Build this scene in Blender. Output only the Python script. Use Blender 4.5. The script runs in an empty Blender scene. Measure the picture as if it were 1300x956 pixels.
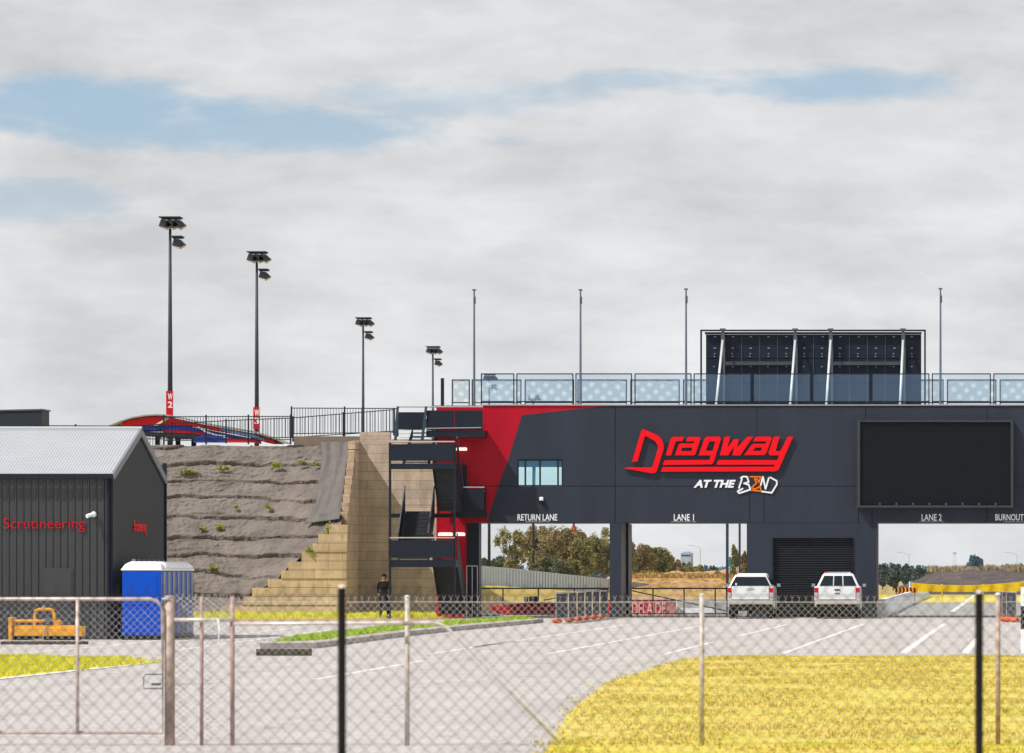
import bpy, bmesh, math, random
from mathutils import Vector, Matrix, noise
random.seed(7)
R = math.radians
F = 6780.0; VX = 1200.0; HY = 730.0; EYE = 1.75
def PX(x, Y): return (x - VX) / F * Y
def PZ(y, Y): return EYE - (y - HY) / F * Y
def GY(y): return EYE * F / (y - HY)
def G(x, y):
    Y = GY(y); return (PX(x, Y), Y)

scene = bpy.context.scene
C = scene.collection
# ------------------------------------------------------------------ materials
MATS = {}
def mat(name, col, rough=0.6, metal=0.0, var=0.12, vscale=3.0, bump=0.0, bscale=20.0, spec=0.18, stretch=(1, 1, 1), emit=None, estr=0):
    if name in MATS: return MATS[name]
    m = bpy.data.materials.new(name); m.use_nodes = True
    nt = m.node_tree; N = nt.nodes; L = nt.links
    b = N['Principled BSDF']
    b.inputs['Roughness'].default_value = rough
    b.inputs['Metallic'].default_value = metal
    b.inputs['Specular IOR Level'].default_value = spec
    tc = N.new('ShaderNodeTexCoord'); mp = N.new('ShaderNodeMapping')
    mp.inputs['Scale'].default_value = stretch
    L.new(tc.outputs['Object'], mp.inputs['Vector'])
    if var > 0:
        n = N.new('ShaderNodeTexNoise'); n.inputs['Scale'].default_value = vscale
        n.inputs['Detail'].default_value = 6; n.inputs['Roughness'].default_value = 0.65
        L.new(mp.outputs[0], n.inputs['Vector'])
        r = N.new('ShaderNodeValToRGB')
        r.color_ramp.elements[0].position = 0.3; r.color_ramp.elements[1].position = 0.7
        r.color_ramp.elements[0].color = [c * (1 - var) for c in col] + [1]
        r.color_ramp.elements[1].color = [min(1, c * (1 + var)) for c in col] + [1]
        L.new(n.outputs['Fac'], r.inputs['Fac']); L.new(r.outputs['Color'], b.inputs['Base Color'])
    else:
        b.inputs['Base Color'].default_value = (*col, 1)
    if bump > 0:
        n2 = N.new('ShaderNodeTexNoise'); n2.inputs['Scale'].default_value = bscale; n2.inputs['Detail'].default_value = 5
        L.new(mp.outputs[0], n2.inputs['Vector'])
        bp = N.new('ShaderNodeBump'); bp.inputs['Strength'].default_value = bump; bp.inputs['Distance'].default_value = 0.05
        L.new(n2.outputs['Fac'], bp.inputs['Height']); L.new(bp.outputs[0], b.inputs['Normal'])
    if emit:
        b.inputs['Emission Color'].default_value = (*emit, 1); b.inputs['Emission Strength'].default_value = estr
    MATS[name] = m
    return m

def multi_mat(name, cols, scales, rough=0.9, bump=0.0, bscale=30, stretch=(1, 1, 1), spec=0.3, lo=0.35, hi=0.65):
    """cols: list of 3 colours mixed by two noises of different scale"""
    m = bpy.data.materials.new(name); m.use_nodes = True
    nt = m.node_tree; N = nt.nodes; L = nt.links; b = N['Principled BSDF']
    b.inputs['Roughness'].default_value = rough; b.inputs['Specular IOR Level'].default_value = spec
    tc = N.new('ShaderNodeTexCoord'); mp = N.new('ShaderNodeMapping'); mp.inputs['Scale'].default_value = stretch
    L.new(tc.outputs['Object'], mp.inputs['Vector'])
    prev = None
    for i, (c, s) in enumerate(zip(cols[1:], scales)):
        n = N.new('ShaderNodeTexNoise'); n.inputs['Scale'].default_value = s; n.inputs['Detail'].default_value = 7
        n.inputs['Roughness'].default_value = 0.65
        L.new(mp.outputs[0], n.inputs['Vector'])
        r = N.new('ShaderNodeMapRange'); r.inputs[1].default_value = lo; r.inputs[2].default_value = hi
        L.new(n.outputs['Fac'], r.inputs[0])
        mx = N.new('ShaderNodeMix'); mx.data_type = 'RGBA'
        L.new(r.outputs[0], mx.inputs['Factor'])
        if prev is None: mx.inputs['A'].default_value = (*cols[0], 1)
        else: L.new(prev, mx.inputs['A'])
        mx.inputs['B'].default_value = (*c, 1)
        prev = mx.outputs['Result']
    L.new(prev, b.inputs['Base Color'])
    if bump:
        n2 = N.new('ShaderNodeTexNoise'); n2.inputs['Scale'].default_value = bscale; n2.inputs['Detail'].default_value = 6
        L.new(mp.outputs[0], n2.inputs['Vector'])
        bp = N.new('ShaderNodeBump'); bp.inputs['Strength'].default_value = bump; bp.inputs['Distance'].default_value = 0.08
        L.new(n2.outputs['Fac'], bp.inputs['Height']); L.new(bp.outputs[0], b.inputs['Normal'])
    MATS[name] = m
    return m

def weather(m, sc, amt, crack=True):
    nt = m.node_tree; N = nt.nodes; L = nt.links; b = N['Principled BSDF']; src = b.inputs['Base Color'].links[0].from_socket
    tc = N.new('ShaderNodeTexCoord'); mx = N.new('ShaderNodeMix'); mx.data_type = 'RGBA'; mx.blend_type = 'MULTIPLY'; mx.inputs['Factor'].default_value = amt
    sp_ = N.new('ShaderNodeTexNoise'); sp_.inputs['Scale'].default_value = 7; sp_.inputs['Detail'].default_value = 3; L.new(tc.outputs['Object'], sp_.inputs['Vector'])
    r1 = N.new('ShaderNodeMapRange'); r1.inputs[1].default_value = .38; r1.inputs[2].default_value = .6; r1.inputs[3].default_value = .72; r1.inputs[4].default_value = 1.05; L.new(sp_.outputs['Fac'], r1.inputs[0])
    v = N.new('ShaderNodeTexVoronoi'); v.feature = 'DISTANCE_TO_EDGE'; v.inputs['Scale'].default_value = sc
    n = N.new('ShaderNodeTexNoise'); n.inputs['Scale'].default_value = .7; n.inputs['Detail'].default_value = 5; L.new(tc.outputs['Object'], n.inputs['Vector'])
    ad = N.new('ShaderNodeVectorMath'); ad.operation = 'MULTIPLY_ADD'; ad.inputs[1].default_value = (2.4, 2.4, 0); L.new(n.outputs['Color'], ad.inputs[0]); L.new(tc.outputs['Object'], ad.inputs[2]); L.new(ad.outputs[0], v.inputs['Vector'])
    r2 = N.new('ShaderNodeMapRange'); r2.inputs[1].default_value = .0; r2.inputs[2].default_value = .010; r2.inputs[3].default_value = .55; r2.inputs[4].default_value = 1.0; L.new(v.outputs['Distance'], r2.inputs[0])
    w = N.new('ShaderNodeTexNoise'); w.inputs['Scale'].default_value = 1; w.inputs['Detail'].default_value = 4; mp = N.new('ShaderNodeMapping'); mp.inputs['Scale'].default_value = (1.1, .05, 1); mp.inputs['Rotation'].default_value = (0, 0, R(-24)); L.new(tc.outputs['Object'], mp.inputs[0]); L.new(mp.outputs[0], w.inputs['Vector'])
    r3 = N.new('ShaderNodeMapRange'); r3.inputs[1].default_value = .34; r3.inputs[2].default_value = .5; r3.inputs[3].default_value = .84; r3.inputs[4].default_value = 1.0; L.new(w.outputs['Fac'], r3.inputs[0])
    m1 = N.new('ShaderNodeMath'); m1.operation = 'MULTIPLY'; L.new(r1.outputs[0], m1.inputs[0]); L.new(r2.outputs[0], m1.inputs[1])
    m2 = N.new('ShaderNodeMath'); m2.operation = 'MULTIPLY'; L.new(m1.outputs[0], m2.inputs[0]); L.new(r3.outputs[0], m2.inputs[1])
    L.new(src, mx.inputs['A']); L.new(m2.outputs[0], mx.inputs['B']); L.new(mx.outputs['Result'], b.inputs['Base Color'])

def block_mat(name, c1=(0.58, 0.43, 0.315), c2=(0.47, 0.35, 0.26), bw=1.25):
    m = bpy.data.materials.new(name); m.use_nodes = True
    nt = m.node_tree; N = nt.nodes; L = nt.links; b = N['Principled BSDF']
    b.inputs['Roughness'].default_value = 0.9
    g = N.new('ShaderNodeTexCoord'); sp = N.new('ShaderNodeSeparateXYZ'); cb = N.new('ShaderNodeCombineXYZ')
    ad = N.new('ShaderNodeMath'); ad.operation = 'ADD'
    L.new(g.outputs['Object'], sp.inputs[0]); L.new(sp.outputs['X'], ad.inputs[0]); L.new(sp.outputs['Y'], ad.inputs[1])
    L.new(ad.outputs[0], cb.inputs['X']); L.new(sp.outputs['Z'], cb.inputs['Y'])
    br = N.new('ShaderNodeTexBrick'); br.inputs['Scale'].default_value = 1.0
    br.inputs['Brick Width'].default_value = bw; br.inputs['Row Height'].default_value = 0.4
    br.inputs['Mortar Size'].default_value = 0.012; br.inputs['Mortar Smooth'].default_value = 0.3
    br.inputs['Color1'].default_value = (*c1, 1); br.inputs['Color2'].default_value = (*c2, 1)
    br.inputs['Mortar'].default_value = (0.27, 0.20, 0.15, 1)
    L.new(cb.outputs[0], br.inputs['Vector'])
    n = N.new('ShaderNodeTexNoise'); n.inputs['Scale'].default_value = 1.3; n.inputs['Detail'].default_value = 8; n.inputs['Roughness'].default_value = .7
    mp = N.new('ShaderNodeMapping'); mp.inputs['Scale'].default_value = (1, 1, .45)
    L.new(g.outputs['Object'], mp.inputs[0]); L.new(mp.outputs[0], n.inputs['Vector'])
    r = N.new('ShaderNodeMapRange'); r.inputs[1].default_value = .3; r.inputs[2].default_value = .7; r.inputs[3].default_value = .62; r.inputs[4].default_value = 1.2
    L.new(n.outputs['Fac'], r.inputs[0])
    mx = N.new('ShaderNodeMix'); mx.data_type = 'RGBA'; mx.blend_type = 'MULTIPLY'; mx.inputs['Factor'].default_value = 1
    L.new(br.outputs['Color'], mx.inputs['A']); L.new(r.outputs[0], mx.inputs['B'])
    L.new(mx.outputs['Result'], b.inputs['Base Color'])
    bp = N.new('ShaderNodeBump'); bp.inputs['Strength'].default_value = .5; bp.inputs['Distance'].default_value = .03
    n3 = N.new('ShaderNodeTexNoise'); n3.inputs['Scale'].default_value = 9; n3.inputs['Detail'].default_value = 6
    L.new(g.outputs['Object'], n3.inputs['Vector']); L.new(n3.outputs['Fac'], bp.inputs['Height']); L.new(bp.outputs[0], b.inputs['Normal'])
    MATS[name] = m; return m

def glass_mat(name, tint, alpha, rough=0.03, dots=False):
    m = bpy.data.materials.new(name); m.use_nodes = True
    nt = m.node_tree; N = nt.nodes; L = nt.links
    for n in list(N): N.remove(n)
    out = N.new('ShaderNodeOutputMaterial'); t = N.new('ShaderNodeBsdfTransparent'); t.inputs[0].default_value = (*tint, 1)
    g = N.new('ShaderNodeBsdfGlossy'); g.inputs['Roughness'].default_value = rough; g.inputs[0].default_value = (.5, .72, 1.0, 1)
    mx = N.new('ShaderNodeMixShader'); mx.inputs[0].default_value = alpha
    L.new(t.outputs[0], mx.inputs[1]); L.new(g.outputs[0], mx.inputs[2])
    last = mx.outputs[0]
    if dots:
        tc = N.new('ShaderNodeTexCoord'); mp = N.new('ShaderNodeMapping')
        mp.inputs['Scale'].default_value = (2.6, 0.0, 2.6); mp.inputs['Rotation'].default_value = (0, R(38), 0)
        L.new(tc.outputs['Object'], mp.inputs[0])
        v = N.new('ShaderNodeTexVoronoi'); v.inputs['Randomness'].default_value = 0.12; v.inputs['Scale'].default_value = 1
        L.new(mp.outputs[0], v.inputs['Vector'])
        mr = N.new('ShaderNodeMapRange'); mr.inputs[1].default_value = .12; mr.inputs[2].default_value = .42; mr.inputs[3].default_value = .75; mr.inputs[4].default_value = .12
        L.new(v.outputs['Distance'], mr.inputs[0])
        d = N.new('ShaderNodeBsdfTranslucent'); d.inputs[0].default_value = (.52, .54, .55, 1)
        d2 = N.new('ShaderNodeBsdfDiffuse'); d2.inputs[0].default_value = (.56, .58, .59, 1)
        ms = N.new('ShaderNodeAddShader'); L.new(d.outputs[0], ms.inputs[0]); L.new(d2.outputs[0], ms.inputs[1])
        m2 = N.new('ShaderNodeMixShader'); L.new(mr.outputs[0], m2.inputs[0]); L.new(last, m2.inputs[1]); L.new(ms.outputs[0], m2.inputs[2])
        last = m2.outputs[0]
    L.new(last, out.inputs[0]); MATS[name] = m
    return m

SL = mat('slate_paint', (0.028, 0.035, 0.053), .55, var=.13, vscale=.6, stretch=(1.6, 1, .35))
SLD = mat('dark_slate_paint', (0.012, 0.017, 0.030), .5, var=.08, vscale=1)
BLK = mat('black_paint', (0.010, 0.010, 0.012), .5, var=.1)
RED = mat('red_wall_paint', (0.42, 0.0008, 0.016), .5, var=.14, vscale=.7, stretch=(1.6, 1, .4))
REDL = mat('red_letter', (0.80, 0.0005, 0.008), .4, var=.03)
WHT = mat('white_paint', (0.80, 0.81, 0.83), .5, var=.04)
WHL = mat('white_lettering', (0.80, 0.83, 0.88), .5, var=.03)
ORG = mat('orange_lettering', (0.80, 0.18, 0.015), .5, var=.05)
BRN = mat('brown_lettering', (0.10, 0.03, 0.01), .5, var=.1)
GALV = mat('galvanised_steel', (0.52, 0.49, 0.47), .5, .5, var=.25, vscale=18)
GRUST = mat('weathered_steel', (0.42, 0.33, 0.29), .7, .2, var=.4, vscale=14)
CONC = mat('pale_concrete', (0.42, 0.39, 0.37), .85, var=.14, vscale=2, bump=.3)
CONW = mat('white_concrete', (0.80, 0.80, 0.83), .8, var=.1, vscale=2, bump=.2)
KERB = mat('kerb_concrete', (0.40, 0.36, 0.34), .85, var=.25, vscale=1.5, bump=.3)
POLE = mat('pole_grey_steel', (0.045, 0.052, 0.068), .5, .2, var=.1)
SHED = mat('charcoal_cladding', (0.050, 0.053, 0.057), .38, .25, var=.05, vscale=1, spec=.5)
ROOFM = mat('zinc_roof', (0.46, 0.48, 0.52), .5, .2, var=.05, vscale=.8)
BLUE = mat('blue_plastic', (0.001, 0.070, 0.50), .35, var=.06)
GREYP = mat('grey_plastic', (0.20, 0.21, 0.23), .5, var=.1)
WPL = mat('white_plastic', (0.82, 0.84, 0.86), .35, var=.03)
YEL = mat('yellow_machine_paint', (0.72, 0.33, 0.012), .45, var=.15, vscale=6)
TYRE = mat('tyre_rubber', (0.010, 0.012, 0.012), .85, var=.2)
CARW = mat('white_car_paint', (0.74, 0.77, 0.80), .22, var=.02, spec=.6)
CGL = mat('dark_car_glass', (0.006, 0.012, 0.018), .08, var=0, spec=.35)
TLR = mat('red_lamp_lens', (0.55, 0.008, 0.015), .25, var=.1)
TLC = mat('clear_lamp_lens', (0.62, 0.50, 0.50), .2, var=.1)
SCR = mat('black_screen', (0.0025, 0.0035, 0.007), .6, var=.05)
FEET = mat('orange_plastic', (0.70, 0.10, 0.02), .55, var=.15)
MESHD = mat('dark_barrier_mesh', (0.05, 0.058, 0.075), .8, var=.35, vscale=5)
REDB = mat('dark_red_cloth', (0.42, 0.006, 0.02), .8, var=.25, vscale=3, bump=.4, bscale=4)
REDC = mat('bright_red_cloth', (0.80, 0.008, 0.045), .7, var=.15, vscale=3)
STEEL = mat('grey_steel', (0.10, 0.12, 0.15), .45, .4, var=.1)
SILV = mat('silver_strut', (0.72, 0.73, 0.75), .35, .3, var=.05)
SKIN = mat('skin', (0.30, 0.17, 0.11), .6, var=.05)
CLOTH = mat('black_clothing', (0.012, 0.012, 0.015), .9, var=.2)
HAIR = mat('dark_hair', (0.010, 0.008, 0.007), .8, var=.1)
FAINT = mat('hazed_lamp_paint', (.42, .46, .52), .6)  # pale bluish tone stands in for haze on far lamps and tower
TEAL = mat('teal_sign', (0.01, 0.22, 0.26), .5, var=.1)
LITT = mat('lit_tube', (0.9, 0.85, 0.7), .5, var=0, emit=(1.0, .84, .60), estr=1.1)
GEO = multi_mat('geotextile', [(0.195, 0.165, 0.150), (0.265, 0.23, 0.212), (0.12, 0.100, 0.092)], [3.2, .8], .95, .9, 5.0, lo=.35, hi=.7)
GEOF = multi_mat('loose_geotextile', [(0.115, 0.105, 0.103), (0.15, 0.138, 0.132)], [1.5], .9, .35, 3, stretch=(1.5, 1, .35))
GEO.node_tree.nodes['Bump'].inputs['Distance'].default_value = .3; GEO.node_tree.nodes['Bump'].inputs['Strength'].default_value = .65
BLOCK = block_mat('sandstone_block'); BLOCK2 = block_mat('abutment_block', (.52, .41, .345), (.44, .355, .31), 2.4)  # abutment gets wider blocks in a slightly darker, greyer tone
ASPH = multi_mat('pale_asphalt', [(0.52, 0.48, 0.475), (0.57, 0.53, 0.52), (0.45, 0.42, 0.42)], [.12, .5], .9, .25, 26, lo=.35, hi=.75); weather(ASPH, .16, .75)
SLAB = multi_mat('track_slab', [(0.26, 0.26, 0.265), (0.32, 0.315, 0.31)], [.2], .9, .2, 20)
GDRY = multi_mat('dry_ground', [(0.36, 0.26, 0.09), (0.28, 0.24, 0.07), (0.42, 0.30, 0.15)], [.08, .5], .95, .6, 3)
GRY = multi_mat('yellow_grass', [(0.78, 0.73, 0.018), (0.80, 0.66, 0.05), (0.58, 0.62, 0.012)], [.35, 1.1], .95, .8, 14)
GRYR = multi_mat('dry_yellow_grass', [(0.80, 0.57, 0.10), (0.62, 0.57, 0.03), (0.84, 0.59, 0.20), (0.50, 0.46, 0.05)], [.14, .6, 1.9], .95, .8, 14)
GRG = multi_mat('green_grass', [(0.30, 0.48, 0.010), (0.42, 0.54, 0.015)], [.8], .95, .6, 14)
BERM = multi_mat('dry_embankment', [(0.42, 0.24, 0.085), (0.36, 0.27, 0.045), (0.46, 0.27, 0.14)], [.16, .6], .95, .8, 1.2, lo=.4, hi=.6)
BERMY = multi_mat('yellow_embankment', [(0.42, 0.33, 0.05), (0.32, 0.30, 0.03), (0.42, 0.26, 0.10)], [.2, .5], .95, .8, 1.2, lo=.4, hi=.6)
MOUND = multi_mat('earth_mound', [(0.075, 0.062, 0.065), (0.16, 0.115, 0.095), (0.05, 0.045, 0.05)], [.35, 1.0], .95, .8, 1.5)
MOUNDT = multi_mat('mound_grass', [(0.36, 0.29, 0.15), (0.26, 0.26, 0.10), (0.42, 0.30, 0.2)], [.5, 1.4], .95, .8, 1.5)
PAINT = mat('road_paint', (0.74, 0.73, 0.72), .7, var=.15, vscale=2)
CORR = mat('blue_grey_sheet', (0.50, 0.57, 0.66), .5, .2, var=.08, vscale=.5)
YMESH = mat('yellow_safety_mesh', (0.85, 0.58, 0.012), .7, var=.2, vscale=2)
BARK = mat('bark', (0.22, 0.17, 0.13), .9, var=.3, vscale=3)
BARKW = mat('pale_bark', (0.42, 0.36, 0.30), .9, var=.25, vscale=2)
BLUEBL = mat('hazed_building', (0.34, 0.41, 0.56), .7, var=.05)  # wall tone lightened and blued to carry the distance haze
GL1 = glass_mat('balustrade_glass', (.93, .96, .975), .09)
GLD = glass_mat('dotted_glass', (.80, .86, .88), .03, dots=True)
GLW = glass_mat('tinted_window_glass', (.84, .99, .99), .06)

# ------------------------------------------------------------------ mesh builder
WL = {}
def wloc(o):
    return WL.get(o.name, Vector((0, 0, 0))) if o else Vector((0, 0, 0))
class MB:
    def __init__(s): s.v = []; s.f = []; s.mi = []; s.cur = 0
    def add(s, vs, fs):
        b = len(s.v); s.v += [tuple(v) for v in vs]
        for f in fs: s.f.append(tuple(b + i for i in f)); s.mi.append(s.cur)
        return s
    def box(s, x0, x1, y0, y1, z0, z1):
        if x0 > x1: x0, x1 = x1, x0
        if y0 > y1: y0, y1 = y1, y0
        if z0 > z1: z0, z1 = z1, z0
        vs = [(x0, y0, z0), (x1, y0, z0), (x1, y1, z0), (x0, y1, z0), (x0, y0, z1), (x1, y0, z1), (x1, y1, z1), (x0, y1, z1)]
        return s.add(vs, [(0, 3, 2, 1), (4, 5, 6, 7), (0, 1, 5, 4), (1, 2, 6, 5), (2, 3, 7, 6), (3, 0, 4, 7)])
    def pbox(s, x0, x1, y0, y1, Y, d):
        """box given by photo extents of its front face at depth Y"""
        return s.box(PX(x0, Y), PX(x1, Y), Y, Y + d, PZ(y1, Y), PZ(y0, Y))
    def tube(s, pts, r, n=8, cap=True):
        pts = [Vector(p) for p in pts]; rs = r if isinstance(r, (list, tuple)) else [r] * len(pts)
        rings = []
        for i, p in enumerate(pts):
            d = (pts[min(i + 1, len(pts) - 1)] - pts[max(i - 1, 0)]).normalized()
            up = Vector((0, 0, 1)) if abs(d.z) < .95 else Vector((0, 1, 0))
            a = d.cross(up).normalized(); b = a.cross(d).normalized()
            rings.append([p + (a * math.cos(2 * math.pi * (k + .5) / n) + b * math.sin(2 * math.pi * (k + .5) / n)) * rs[i] for k in range(n)])
        vs = [v for rg in rings for v in rg]; fs = []
        for i in range(len(pts) - 1):
            for k in range(n):
                k2 = (k + 1) % n
                fs.append((i * n + k, i * n + k2, (i + 1) * n + k2, (i + 1) * n + k))
        if cap:
            fs.append(tuple(range(n))[::-1]); fs.append(tuple((len(pts) - 1) * n + k for k in range(n)))
        return s.add(vs, fs)
    def prism(s, poly, y0, y1):
        """poly in (x,z), extruded from y0 to y1"""
        n = len(poly); vs = [(x, y0, z) for x, z in poly] + [(x, y1, z) for x, z in poly]
        fs = [tuple(range(n)), tuple(range(2 * n - 1, n - 1, -1))]
        for i in range(n):
            j = (i + 1) % n; fs.append((i, n + i, n + j, j))
        return s.add(vs, fs)
    def prismx(s, poly, x0, x1):
        """poly in (y,z), extruded x0..x1"""
        n = len(poly); vs = [(x0, y, z) for y, z in poly] + [(x1, y, z) for y, z in poly]
        fs = [tuple(range(n)), tuple(range(2 * n - 1, n - 1, -1))]
        for i in range(n):
            j = (i + 1) % n; fs.append((i, n + i, n + j, j))
        return s.add(vs, fs)
    def flat(s, poly, z, th=0.0):
        n = len(poly)
        if th <= 0: return s.add([(x, y, z) for x, y in poly], [tuple(range(n))])
        vs = [(x, y, z) for x, y in poly] + [(x, y, z + th) for x, y in poly]
        fs = [tuple(range(n))[::-1], tuple(range(n, 2 * n))]
        for i in range(n):
            j = (i + 1) % n; fs.append((i, j, n + j, n + i))
        return s.add(vs, fs)
    def sphere(s, c, r, n=10, sc=(1, 1, 1)):
        vs = []; fs = []; m = n // 2 + 1
        for i in range(m + 1):
            t = math.pi * i / m
            for k in range(n):
                p = 2 * math.pi * k / n
                vs.append((c[0] + r * sc[0] * math.sin(t) * math.cos(p), c[1] + r * sc[1] * math.sin(t) * math.sin(p), c[2] + r * sc[2] * math.cos(t)))
        for i in range(m):
            for k in range(n):
                k2 = (k + 1) % n
                fs.append((i * n + k, (i + 1) * n + k, (i + 1) * n + k2, i * n + k2))
        return s.add(vs, fs)
    def build(s, name, m, parent=None, label=None, smooth=False, fixn=True, bevel=0):
        off = wloc(parent)
        me = bpy.data.meshes.new(name)
        me.from_pydata([(v[0] - off.x, v[1] - off.y, v[2] - off.z) for v in s.v], [], s.f)
        ms = m if isinstance(m, (list, tuple)) else [m]
        for q in ms: me.materials.append(q)
        if len(ms) > 1:
            me.polygons.foreach_set('material_index', s.mi)
        if fixn:
            bm = bmesh.new(); bm.from_mesh(me)
            bmesh.ops.recalc_face_normals(bm, faces=bm.faces)
            bm.to_mesh(me); bm.free()
        if smooth: me.polygons.foreach_set('use_smooth', [True] * len(me.polygons))
        me.update()
        o = bpy.data.objects.new(name, me); C.objects.link(o)
        if bevel:
            md = o.modifiers.new('bevel', 'BEVEL'); md.width = bevel; md.segments = 2; md.limit_method = 'ANGLE'
        if parent: o.parent = parent; WL[o.name] = Vector(off)
        if label: o['label'] = label
        return o
def tag(o, label, cat, group=None):
    o['label'] = label; o['category'] = cat
    if group: o['group'] = group
    return o
def thing(name, label, cat, loc=(0, 0, 0), group=None):
    o = bpy.data.objects.new(name, None); C.objects.link(o); o.location = loc; o.empty_display_size = .3
    WL[o.name] = Vector(loc)
    return tag(o, label, cat, group)
def setting(o, kind='structure'): o['kind'] = kind; return o
def copy_tree(o, parent=None):
    c = o.copy(); C.objects.link(c); c.parent = parent
    for ch in list(o.children): copy_tree(ch, c)
    return c

def text_mb(body, x0, x1, y0, y1, Y, depth=.03, shear=0, offset=0, axis='x', X=None, ys=None):
    """text fitted to photo extents x0..x1, y0 (top)..y1 (bottom) on a wall at depth Y facing the camera"""
    cu = bpy.data.curves.new('t', 'FONT'); cu.body = body; cu.size = 1; cu.shear = shear; cu.offset = offset; cu.extrude = .05
    cu.resolution_u = 3
    o = bpy.data.objects.new('t', cu); C.objects.link(o)
    bpy.context.view_layer.update()
    dg = bpy.context.evaluated_depsgraph_get()
    me = bpy.data.meshes.new_from_object(o.evaluated_get(dg))
    vs = [v.co.copy() for v in me.vertices]; fs = [tuple(p.vertices) for p in me.polygons]
    bpy.data.objects.remove(o); bpy.data.meshes.remove(me)
    a0 = min(v.x for v in vs); a1 = max(v.x for v in vs); b0 = min(v.y for v in vs); b1 = max(v.y for v in vs)
    m = MB(); z1 = PZ(y0, Y); z0 = PZ(y1, Y)
    if axis == 'x':
        X0 = PX(x0, Y); X1 = PX(x1, Y)
        m.add([(X0 + (v.x - a0) / (a1 - a0) * (X1 - X0), Y - depth * (0.5 + v.z * 10), z0 + (v.y - b0) / (b1 - b0) * (z1 - z0)) for v in vs], fs)
    else:
        Ya, Yb = ys
        m.add([(X + depth * (0.5 + v.z * 10), Ya + (v.x - a0) / (a1 - a0) * (Yb - Ya), z0 + (v.y - b0) / (b1 - b0) * (z1 - z0)) for v in vs], fs)
    return m

def poly_mb(loops, Y, depth):
    """filled outline (with holes) in photo coordinates on the wall at depth Y"""
    cu = bpy.data.curves.new('p', 'CURVE'); cu.dimensions = '2D'; cu.fill_mode = 'BOTH'; cu.extrude = depth / 2
    for lp in loops:
        sp = cu.splines.new('POLY'); sp.points.add(len(lp) - 1)
        for p, (x, y) in zip(sp.points, lp): p.co = (PX(x, Y), PZ(y, Y), 0, 1)
        sp.use_cyclic_u = True
    o = bpy.data.objects.new('p', cu); C.objects.link(o); bpy.context.view_layer.update()
    me = bpy.data.meshes.new_from_object(o.evaluated_get(bpy.context.evaluated_depsgraph_get()))
    m = MB(); m.add([(v.co.x, Y - depth / 2 + v.co.z, v.co.y) for v in me.vertices], [tuple(p.vertices) for p in me.polygons])
    bpy.data.objects.remove(o); bpy.data.meshes.remove(me)
    return m

def stroke(m, pts, w, Y, depth):
    """thick polyline in photo px, as boxes with round joints"""
    s = F / Y
    P = [Vector((PX(x, Y), PZ(y, Y))) for x, y in pts]; h = w / s / 2
    for i in range(len(P) - 1):
        a, b = P[i], P[i + 1]; d = (b - a).normalized(); n = Vector((-d.y, d.x)) * h
        yy = Y - depth - .002 * (i % 3)
        m.prism([(a.x + n.x, a.y + n.y), (b.x + n.x, b.y + n.y), (b.x - n.x, b.y - n.y), (a.x - n.x, a.y - n.y)], yy, Y - .004)
    for i, a in enumerate(P):
        yy = Y - depth - .0065
        m.prism([(a.x + h * math.cos(k * math.pi / 4), a.y + h * math.sin(k * math.pi / 4)) for k in range(8)], yy, Y - .005)
    return m

# ------------------------------------------------------------------ ground
m = MB(); m.flat([(-2500, -60), (2500, -60), (2500, 4200), (-2500, 4200)], 0); setting(m.build('ground', GDRY, fixn=False))
YB = 219.0
lot = MB(); lot.flat([(-75, 20), (40, 20), (40, 218.9), (-75, 218.9)], .004)
setting(lot.build('asphalt', ASPH, fixn=False))
m = MB(); m.flat([(PX(600, 219), 219), (40, 219), (40, 470), (PX(1000, 470), 470), (PX(900, 330), 330), (PX(600, 245), 245)], .008)
setting(m.build('track_pavement', SLAB, fixn=False))
def ground_sheet(name, pts, z, mt, th=0):
    mm = MB(); mm.flat([G(*p) for p in pts], z, th); return setting(mm.build(name, mt, fixn=th > 0))
ground_sheet('grass', [(-60, 836), (130, 836.5), (205, 840.5), (160, 845), (80, 853), (-60, 868)], .012, GRY)
ground_sheet('kerb_strip', [(-60, 868), (80, 853), (160, 845), (205, 840.5), (203, 841.3), (160, 846.2), (80, 854.6), (-60, 870)], .014, PAINT)
ground_sheet('grass', [(240, 779), (560, 779.2), (600, 782), (560, 784.6), (240, 786)], .012, GRY)
ground_sheet('dirt_strip', [(230, 786), (560, 784.6), (600, 782), (608, 784), (560, 787.5), (300, 788.6)], .010, BERM)
# right hand verge
vx = [(690, 960), (722, 905), (770, 868), (800, 858), (830, 849), (862, 839), (890, 834.5), (930, 833.4), (1000, 833), (1420, 833)]
vg = [G(*p) for p in vx] + [(6, 40), (PX(640, 40), 40)]
mm = MB(); mm.flat(vg, .012); setting(mm.build('grass', GRYR, fixn=False))
# median island
isl = [(330, 824), (400, 823.5), (434, 819), (520, 807.5), (600, 799), (682, 791.5), (690, 789.5), (650, 790), (600, 794), (500, 803), (400, 815.5), (345, 822)]
mm = MB(); mm.flat([G(*p) for p in isl], .0, .14); setting(mm.build('kerb', KERB))
isg = [(345, 822.2), (400, 820), (440, 814.5), (520, 804.3), (600, 796.2), (676, 790.2), (650, 789.9), (600, 792.7), (500, 801), (400, 813.5)]
mm = MB(); mm.flat([G(*p) for p in isg], .145); setting(mm.build('grass', GRG, fixn=False))
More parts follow.
